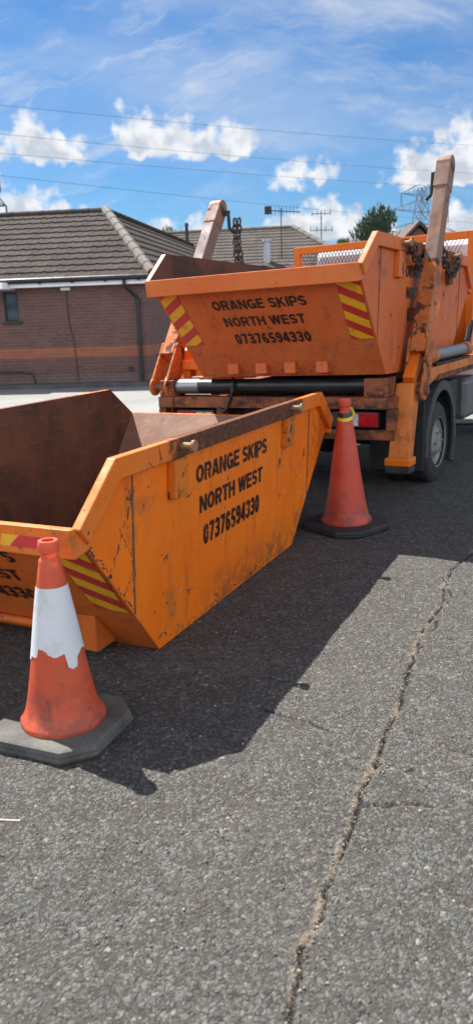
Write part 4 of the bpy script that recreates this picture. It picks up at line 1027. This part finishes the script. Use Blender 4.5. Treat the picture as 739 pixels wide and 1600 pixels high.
        for k in range(6):
            a = k*math.pi/3; r_.tube((x+.10*math.cos(a), y0+s*.02, R0+.10*math.sin(a)), (x+.10*math.cos(a), y0-s*.018, R0+.10*math.sin(a)), .013, n=6)
        r_.build('rim', RIMGREY, wl, smooth=True)
        MB().lathe([(.095, y0+s*.07), (.095, y0+s*(w-.02)), (0, y0+s*(w-.02))], 16, (x, 0, R0), 'Y').build('hub', DARK, wl)
    for x in (.30,):
        wheel(x, .0, 1); wheel(x, .245, 1); wheel(x, 2.26, -1); wheel(x, 2.015, -1)
    wheel(3.45, .06, 1); wheel(3.45, 2.2, -1)
    ax = MB(); ax.tube((.30, .2, .372), (.30, 2.06, .372), .06, n=12); ax.lathe([(.05, .98), (.16, 1.05), (.16, 1.21), (.05, 1.28)], 16, (.30, 0, .372), 'Y'); ax.build('axle', DARK, t)
    # mudguards with flaps
    for y0, y1 in ((-.03, .47), (1.79, 2.29)):
        g = MB(); n = 22; pts = []
        a0, a1 = R(-28), R(185)
        for k in range(n+1):
            a = a0+(a1-a0)*k/n; pts.append((.30+math.cos(a)*.50, .372+math.sin(a)*.545))
        pts.append((-.20, .31)); 
        for (xa, za), (xb, zb) in zip(pts, pts[1:]):
            dx, dz = xb-xa, zb-za; l = math.hypot(dx, dz); nx, nz = -dz/l*.014, dx/l*.014
            g.hexa([(xa, y0, za), (xa, y1, za), (xb, y1, zb), (xb, y0, zb)], [(xa-nx, y0, za-nz), (xa-nx, y1, za-nz), (xb-nx, y1, zb-nz), (xb-nx, y0, zb-nz)])
            for yy0, yy1 in ((y0-.004, y0+.02), (y1-.02, y1+.004)):
                g.hexa([(xa, yy0, za), (xa, yy1, za), (xb, yy1, zb), (xb, yy0, zb)], [(xa+nx*5, yy0, za+nz*5), (xa+nx*5, yy1, za+nz*5), (xb+nx*5, yy1, zb+nz*5), (xb+nx*5, yy0, zb+nz*5)])
        mg = add(g, 'mudguard', GUARD, bevel=0, smooth=True)
        fl = MB(); fl.box(-.245, -.225, y0+.01, y1-.02, .20, .80); add(fl, 'mud_flap', RUBBER, mg, .004)
    # tank, side rail and cab
    tk = MB(); tk.box(1.45, 2.15, .03, .48, .42, .84); add(tk, 'fuel_tank', GREYTANK, bevel=.05)
    bx = MB(); bx.box(.95, 1.35, .10, .45, .50, .86); add(bx, 'battery_box', DARK, bevel=.02)
    sr_ = MB(); sr_.beam((1.0, .02, .95), (1.0, .02, .60), .05, .05); sr_.beam((2.25, .02, .95), (2.25, .02, .5), .06, .05); add(sr_, 'side_guard', GREYTANK)
    cab = MB(); pr = [(2.42, .62), (4.35, .62), (4.42, 1.25), (4.08, 2.22), (3.9, 2.32), (2.5, 2.34), (2.42, 2.25)]
    cab.prism([(x, .10, z) for x, z in pr], (0, 2.05, 0)); cb_ = add(cab, 'cab', CABWHITE, bevel=.06)
    for y in (.097, 2.145):
        w = MB(); w.prism([(2.95, y, 1.35), (4.12, y, 1.35), (3.92, y, 2.08), (2.95, y, 2.08)], (0, .008, 0)); add(w, 'side_window', GLASS, cb_, 0)
        d_ = MB(); d_.prism([(2.88, y-.001, .75), (4.2, y-.001, .75), (4.22, y-.001, 1.3), (2.88, y-.001, 1.3)], (0, .008, 0)); dd = add(d_, 'door', CABWHITE, cb_, .01)
        hh = MB(); hh.box(2.95, 3.1, min(y-.02, y+.02), max(y-.02, y+.02)+.002, 1.2, 1.23); add(hh, 'handle', BLACK_PLASTIC, dd, 0)
    ws = MB(); ws.prism([(4.395, .22, 1.38), (4.395, 2.03, 1.38), (4.14, 1.98, 2.12), (4.14, .27, 2.12)], (.02, 0, .006)); add(ws, 'windscreen', GLASS, cb_, 0)
    fw = MB(); 
    for y0, y1 in ((.06, .16), (2.09, 2.19)):
        for k in range(14):
            a, b = R(200-k*220/14), R(200-(k+1)*220/14)
            fw.hexa([(3.45+math.cos(a)*.46, y0, .372+math.sin(a)*.46), (3.45+math.cos(a)*.46, y1, .372+math.sin(a)*.46), (3.45+math.cos(b)*.46, y1, .372+math.sin(b)*.46), (3.45+math.cos(b)*.46, y0, .372+math.sin(b)*.46)],
                    [(3.45+math.cos(a)*.50, y0, .372+math.sin(a)*.50), (3.45+math.cos(a)*.50, y1, .372+math.sin(a)*.50), (3.45+math.cos(b)*.50, y1, .372+math.sin(b)*.50), (3.45+math.cos(b)*.50, y0, .372+math.sin(b)*.50)])
    add(fw, 'wheel_arch', BLACK_PLASTIC, bevel=0)
    bp = MB(); bp.box(4.36, 4.52, .08, 2.17, .42, .72); add(bp, 'bumper', GREYTANK, bevel=.03)
    for y in (.2, 1.75):
        hl = MB(); hl.box(4.50, 4.535, y, y+.3, .52, .66); add(hl, 'headlight', LENS_CLEAR, bevel=.008)
    return t, armR, armL
LENS_RED = simple('red_lens', (.42, .012, .02), .18, 0, .2, 20)
LENS_CLEAR = simple('clear_lens', (.55, .53, .53), .15, 0, .25, 20)
MESHGREY = simple('mesh_steel', (.15, .10, .085), .65, .1)
lorry, armR, armL = build_lorry()

# ------------------------------------------------------------------ chains
def chain_link(mb, c, d, side, L=.062, W=.021, r=.0068):
    """one oval link: centre c, long axis d, flat towards side"""
    d = d.normalized(); s = (side-d*side.dot(d)).normalized(); n = d.cross(s); k = 14; pts = []
    for i in range(k):
        a = 2*math.pi*i/k; x = math.cos(a)*W; y = math.sin(a)*W+(L/2-W if math.sin(a) > 0 else -(L/2-W))
        pts.append(c+s*x+d*y)
    m6 = 6; vs = []; fs = []
    for i in range(k):
        tn = (pts[(i+1) % k]-pts[i-1]).normalized(); b = n; q = tn.cross(b)
        for j in range(m6):
            t = 2*math.pi*j/m6; vs.append(pts[i]+q*math.cos(t)*r+b*math.sin(t)*r)
    for i in range(k):
        for j in range(m6): fs.append((i*m6+j, i*m6+(j+1) % m6, ((i+1) % k)*m6+(j+1) % m6, ((i+1) % k)*m6+j))
    mb.add(vs, fs)
def chain(label, pts, scale=1.0):
    P = []
    for a, b in zip(pts, pts[1:]):
        n = max(1, int((b-a).length/.005)); P += [a.lerp(b, i/n) for i in range(n)]
    mb = MB(); step = .044*scale; acc = 0; last = P[0]; k = 0
    for i in range(1, len(P)-1):
        acc += (P[i]-P[i-1]).length
        if acc >= step:
            acc = 0; d = P[min(i+3, len(P)-1)]-P[max(0, i-3)]
            sdv = Vector((.8, -.5, .35)) if k % 2 else d.cross(Vector((.8, -.5, .35))); k += 1
            chain_link(mb, P[i], d, sdv, .062*scale, .021*scale, .0072*scale)
    o = mb.build('lifting_chain', CHAIN, None, smooth=True); tag(o, label, 'chain', 'lifting chains')
    return o
def LW(u, w, z): return WP+TU*u+TN*w+Vector((0, 0, z-.02*w))
def sag(a, b, drop, n=14):
    out = []
    for i in range(n+1):
        t = i/n; q = a.lerp(b, t); q.z -= drop*4*t*(1-t); out.append(q)
    return out
def S2(x, y, z): return M2 @ Vector((x, y, z))
pinA, pinB = S2(-.695, -.13, .972), S2(.81, -.13, .972)
armp = LW(-.02, -.06, 1.98)
chain('black chain drooping from the nearer right pin of the loaded skip to the lifting arm', sag(pinA+Vector((0, 0, .05)), LW(.02, .06, 2.0), .16), 1.3)
chain('black chain drooping from the farther right pin of the loaded skip to the lifting arm', sag(pinB+Vector((0, 0, .05)), LW(.24, .0, 2.1), .24), 1.3)
hookL = LW(.36, 2.10, 2.55)
chain('straight outer chain hanging from the left lifting arm into the loaded skip', [hookL, hookL+TU*.02+Vector((0, 0, -.72))], 1.3)
chain('inner chain hanging crooked from the left lifting arm into the loaded skip', [hookL+TN*-.05, hookL+TN*-.03+Vector((0, 0, -.25)), hookL+TN*-.11+Vector((0, 0, -.72))], 1.3)

# ------------------------------------------------------------------ traffic cones
def cone_mat(name, col, col2):
    m, nt, b, tc = new_mat(name); c = tc.outputs['Object']
    x, y, z = nt.sep(c); n = nt.noise(c, 7, 7, .65); f = nt.noise(c, 40, 5, .65); big = nt.noise(c, 3, 4, .6)
    base = nt.mix(nt.ss(big, .38, .64), col, col2)
    base = nt.mix(nt.m('MULTIPLY', nt.ss(n, .50, .72), .55), base, (.22, .07, .05))
    base = nt.mix(nt.m('MULTIPLY', nt.ss(f, .58, .70), .35), base, (.12, .055, .045))
    nt.put(b.inputs['Base Color'], base); b.inputs['Roughness'].default_value = .5
    low = nt.m('MULTIPLY', nt.ss(z, .34, .10), nt.ss(nt.noise(c, 11, 6, .7), .42, .60))
    base = nt.mix(nt.m('MULTIPLY', low, .6), base, (.16, .055, .045))
    sca = nt.m('MULTIPLY', nt.ss(nt.noise(nt.vm('MULTIPLY', c, (14, 14, 3)), 1.6, 5, .7), .62, .70), .5)
    base = nt.mix(sca, base, (.09, .045, .04)); nt.put(b.inputs['Base Color'], base)
    sc = nt.noise(nt.vm('MULTIPLY', c, (5, 5, 1.2)), 4, 4, .6)
    nt.put(b.inputs['Normal'], nt.bump(nt.m('ADD', sc, nt.m('MULTIPLY', f, .2)), .3, .004))
    tr = nt.node('ShaderNodeBsdfTranslucent'); tr.inputs['Color'].default_value = (.95, .09, .05, 1)
    mx = nt.node('ShaderNodeMixShader'); mx.inputs[0].default_value = .16
    out = [q for q in m.node_tree.nodes if q.type == 'OUTPUT_MATERIAL'][0]
    nt.l.new(b.outputs[0], mx.inputs[1]); nt.l.new(tr.outputs[0], mx.inputs[2]); nt.l.new(mx.outputs[0], out.inputs['Surface'])
    return m
CONE = cone_mat('cone_plastic', (.62, .085, .03), (.70, .12, .045)); CONE2 = cone_mat('cone_plastic_faded', (.62, .075, .035), (.66, .10, .05))
def base_mat():
    m, nt, b, tc = new_mat('cone_base_rubber'); c = tc.outputs['Object']
    n = nt.noise(c, 5, 7, .7); f = nt.noise(c, 45, 5, .65)
    col = nt.mix(nt.ss(n, .35, .7), (.055, .053, .05), (.13, .125, .105))
    col = nt.mix(nt.m('MULTIPLY', nt.ss(f, .55, .7), .4), col, (.20, .18, .14))
    nt.put(b.inputs['Base Color'], col); b.inputs['Roughness'].default_value = .8
    nt.put(b.inputs['Normal'], nt.bump(f, .4, .004)); return m
BASE = base_mat(); 
def base_dark():
    return simple('cone_base_black', (.032, .032, .034), .7, 0, .3, 6, .3, 45)
def sleeve_mat():
    m, nt, b, tc = new_mat('white_sleeve'); c = tc.outputs['Object']
    n = nt.noise(c, 9, 7, .65); f = nt.noise(c, 26, 6, .7)
    col = nt.mix(nt.m('MULTIPLY', nt.ss(n, .48, .72), .4), (.66, .67, .69), (.40, .38, .36))
    col = nt.mix(nt.ss(f, .64, .71), col, (.16, .14, .12))
    nt.put(b.inputs['Base Color'], col); b.inputs['Roughness'].default_value = .45
    v = nt.vor(nt.vm('MULTIPLY', c, (1, 1, 1)), 60, 'DISTANCE_TO_EDGE'); nt.put(b.inputs['Normal'], nt.bump(v, .1, .002)); return m
SLEEVE = sleeve_mat()
def cone_radius(z, prof):
    for (r0, z0), (r1, z1) in zip(prof, prof[1:]):
        if z0 <= z <= z1 and z1 > z0: return r0+(r1-r0)*(z-z0)/(z1-z0)
    return prof[-1][0]
def build_cone(loc, rz, H, rb, hb, half, label, mat, bmat, tiltv, sleeve, tape):
    t = empty('traffic_cone', loc, rz); tag(t, label, 'cone', 'traffic cones')
    t.rotation_euler = (tiltv[0], tiltv[1], rz)
    b = MB(); c = half*.42; z0 = 0.0
    def octa(s, z): h = half*s; q = c*s; return [(h-q, -h, z), (h, -h+q, z), (h, h-q, z), (h-q, h, z), (-h+q, h, z), (-h, h-q, z), (-h, -h+q, z), (-h+q, -h, z)]
    lv = [octa(.97, 0), octa(1.0, .012), octa(1.0, hb*.42), octa(.972, hb*.5), octa(.985, hb*.58), octa(.97, hb*.92), octa(.93, hb)]
    for i in range(len(lv)-1):
        b.add(lv[i]+lv[i+1], [(k, (k+1) % 8, 8+(k+1) % 8, 8+k) for k in range(8)])
    b.add(lv[-1], [tuple(range(8))]); b.add(lv[0], [tuple(reversed(range(8)))]); 
    b.build('base', bmat, t, bevel=.0)
    zb = hb; k = H-zb
    prof = [(rb*1.0, zb), (rb*1.005, zb+.012), (rb*.985, zb+.022), (rb*.90, zb+.05*k), (rb*.83, zb+.10*k), (rb*.755, zb+.18*k), (rb*.62, zb+.36*k), (rb*.46, zb+.60*k), (rb*.315, zb+.80*k), (rb*.245, zb+.892*k), (rb*.235, zb+.90*k),
            (rb*.185, zb+.912*k), (rb*.182, zb+.932*k), (rb*.235, zb+.942*k), (rb*.242, zb+.962*k), (rb*.235, zb+.988*k), (rb*.215, zb+k), (rb*.15, zb+k), (rb*.14, zb+.97*k)]
    s = MB(); s.lathe(prof, 48); s.build('cone_body', mat, t, smooth=True)
    if sleeve:
        n = 72; zt0, zb0 = sleeve; mb = MB(); r = random.Random(3); vs = []
        rowsN = 8; edge = []
        for i in range(n):
            a = 2*math.pi*i/n
            zt = zt0-.004*math.sin(a*1.0)
            d = (a-R(sleeve_dir)) ; d = math.atan2(math.sin(d), math.cos(d))   # torn bottom edge, lower at one side
            tear = .012*math.sin(3*a+1)+.006*math.sin(7*a)
            if -.5 < d < .62: tear += .030
            if .62 <= d < 1.1: tear -= .035*min(1, (d-.62)/.10)
            if d < -.95: tear -= .02
            edge.append(zb0+tear+r.gauss(0, .0012))
        for j in range(rowsN+1):
            for i in range(n):
                a = 2*math.pi*i/n; z = zt0+(edge[i]-zt0)*j/rowsN; rr = cone_radius(z, prof)+.0028
                vs.append((math.cos(a)*rr, math.sin(a)*rr, z))
        mb.add(vs, [(j*n+i, j*n+(i+1) % n, (j+1)*n+(i+1) % n, (j+1)*n+i) for j in range(rowsN) for i in range(n)])
        mb.build('reflective_sleeve', SLEEVE, t, smooth=True)
    if tape:
        for nm, za, zb_, col in (('yellow_tape', .840, .876, (.75, .52, .02)), ('black_tape', .868, .905, (.02, .02, .022))):
            mb = MB(); n = 40; vs = []
            for j in range(2):
                for i in range(n):
                    a = 2*math.pi*i/n; z = zb+k*((za, zb_)[j]+.018*math.sin(a+1.0)); rr = cone_radius(z, prof)+.003+(.002 if nm == 'black_tape' else 0)
                    vs.append((math.cos(a)*rr, math.sin(a)*rr, z))
            mb.add(vs, [(i, (i+1) % n, n+(i+1) % n, n+i) for i in range(n)]); mb.build(nm, simple(nm, col, .35), t, smooth=True)
        mb = MB(); zt = zb+k*.93; mb.add([(rb*.2, -.01, zt-.0), (rb*.30, -.02, zt-.005), (rb*.40, -.03, zt-.05), (rb*.34, -.022, zt-.085), (rb*.30, -.01, zt-.055)], [(0, 1, 2, 3, 4)]); mb.build('tape_tail', simple('tape_tail', (.75, .5, .02), .35), t)
    return t
sleeve_dir = -75
build_cone((-.703, 2.735, .003), R(-22), .776, .164, .052, .232, 'traffic cone with a torn white reflective sleeve at the lower left', CONE, BASE, (0, R(.4), 0), (.605, .335), False)
build_cone((.815, 5.545, .003), R(38), .955, .186, .05, .285, 'plain orange traffic cone with yellow and black tape beside the lorry', CONE2, base_dark(), (0, R(-1.2), 0), None, True)

# ------------------------------------------------------------------ loose chippings and crumbs on the road
def build_chippings():
    r = random.Random(21); mb = MB()
    def stone(x, y, s):
        n = 5; a0 = r.uniform(0, 6.28); z = .001
        lo = [(x+math.cos(a0+6.283*i/n)*s*r.uniform(.7, 1.1), y+math.sin(a0+6.283*i/n)*s*r.uniform(.6, 1.0), z) for i in range(n)]
        h = s*r.uniform(.5, .9); hi = [(x+(p[0]-x)*.6, y+(p[1]-y)*.6, z+h*r.uniform(.8, 1.1)) for p in lo]
        mb.add(lo+hi, [tuple(range(n, 2*n))]+[(i, (i+1) % n, n+(i+1) % n, n+i) for i in range(n)])
    for k in range(2600):
        y = 1.3+4.2*r.random()**1.5; x = r.uniform(-.9, 2.0); stone(x, y, r.uniform(.002, .0055))
    for (x0, y0), (x1, y1) in zip(CRACK_MAIN, CRACK_MAIN[1:]):
        for k in range(18):
            t = r.random(); stone(x0+(x1-x0)*t+r.gauss(.015, .02), y0+(y1-y0)*t+r.gauss(0, .02), r.uniform(.002, .005))
    m, nt, b, tc = new_mat('chipping_stone'); g = nt.node('ShaderNodeNewGeometry').outputs['Random Per Island']
    nt.put(b.inputs['Base Color'], nt.ramp(g, [(0, (.08, .08, .075)), (.5, (.15, .15, .14)), (.85, (.24, .20, .15)), (1, (.45, .43, .40))])); b.inputs['Roughness'].default_value = .8
    o = mb.build('loose_chippings', m); tag(o, 'loose grit and small stones scattered over the worn road', 'grit', None, 'stuff')
build_chippings()
# rag end of dry grass stalk lying on the tarmac
o = MB().path([Vector((-.86, 2.18, .004)), Vector((-.80, 2.172, .006)), Vector((-.73, 2.168, .003))], .003, 6).build('dry_stalk', simple('straw', (.55, .50, .42), .8)); tag(o, 'pale dry stalk lying on the road at the left edge', 'stalk')
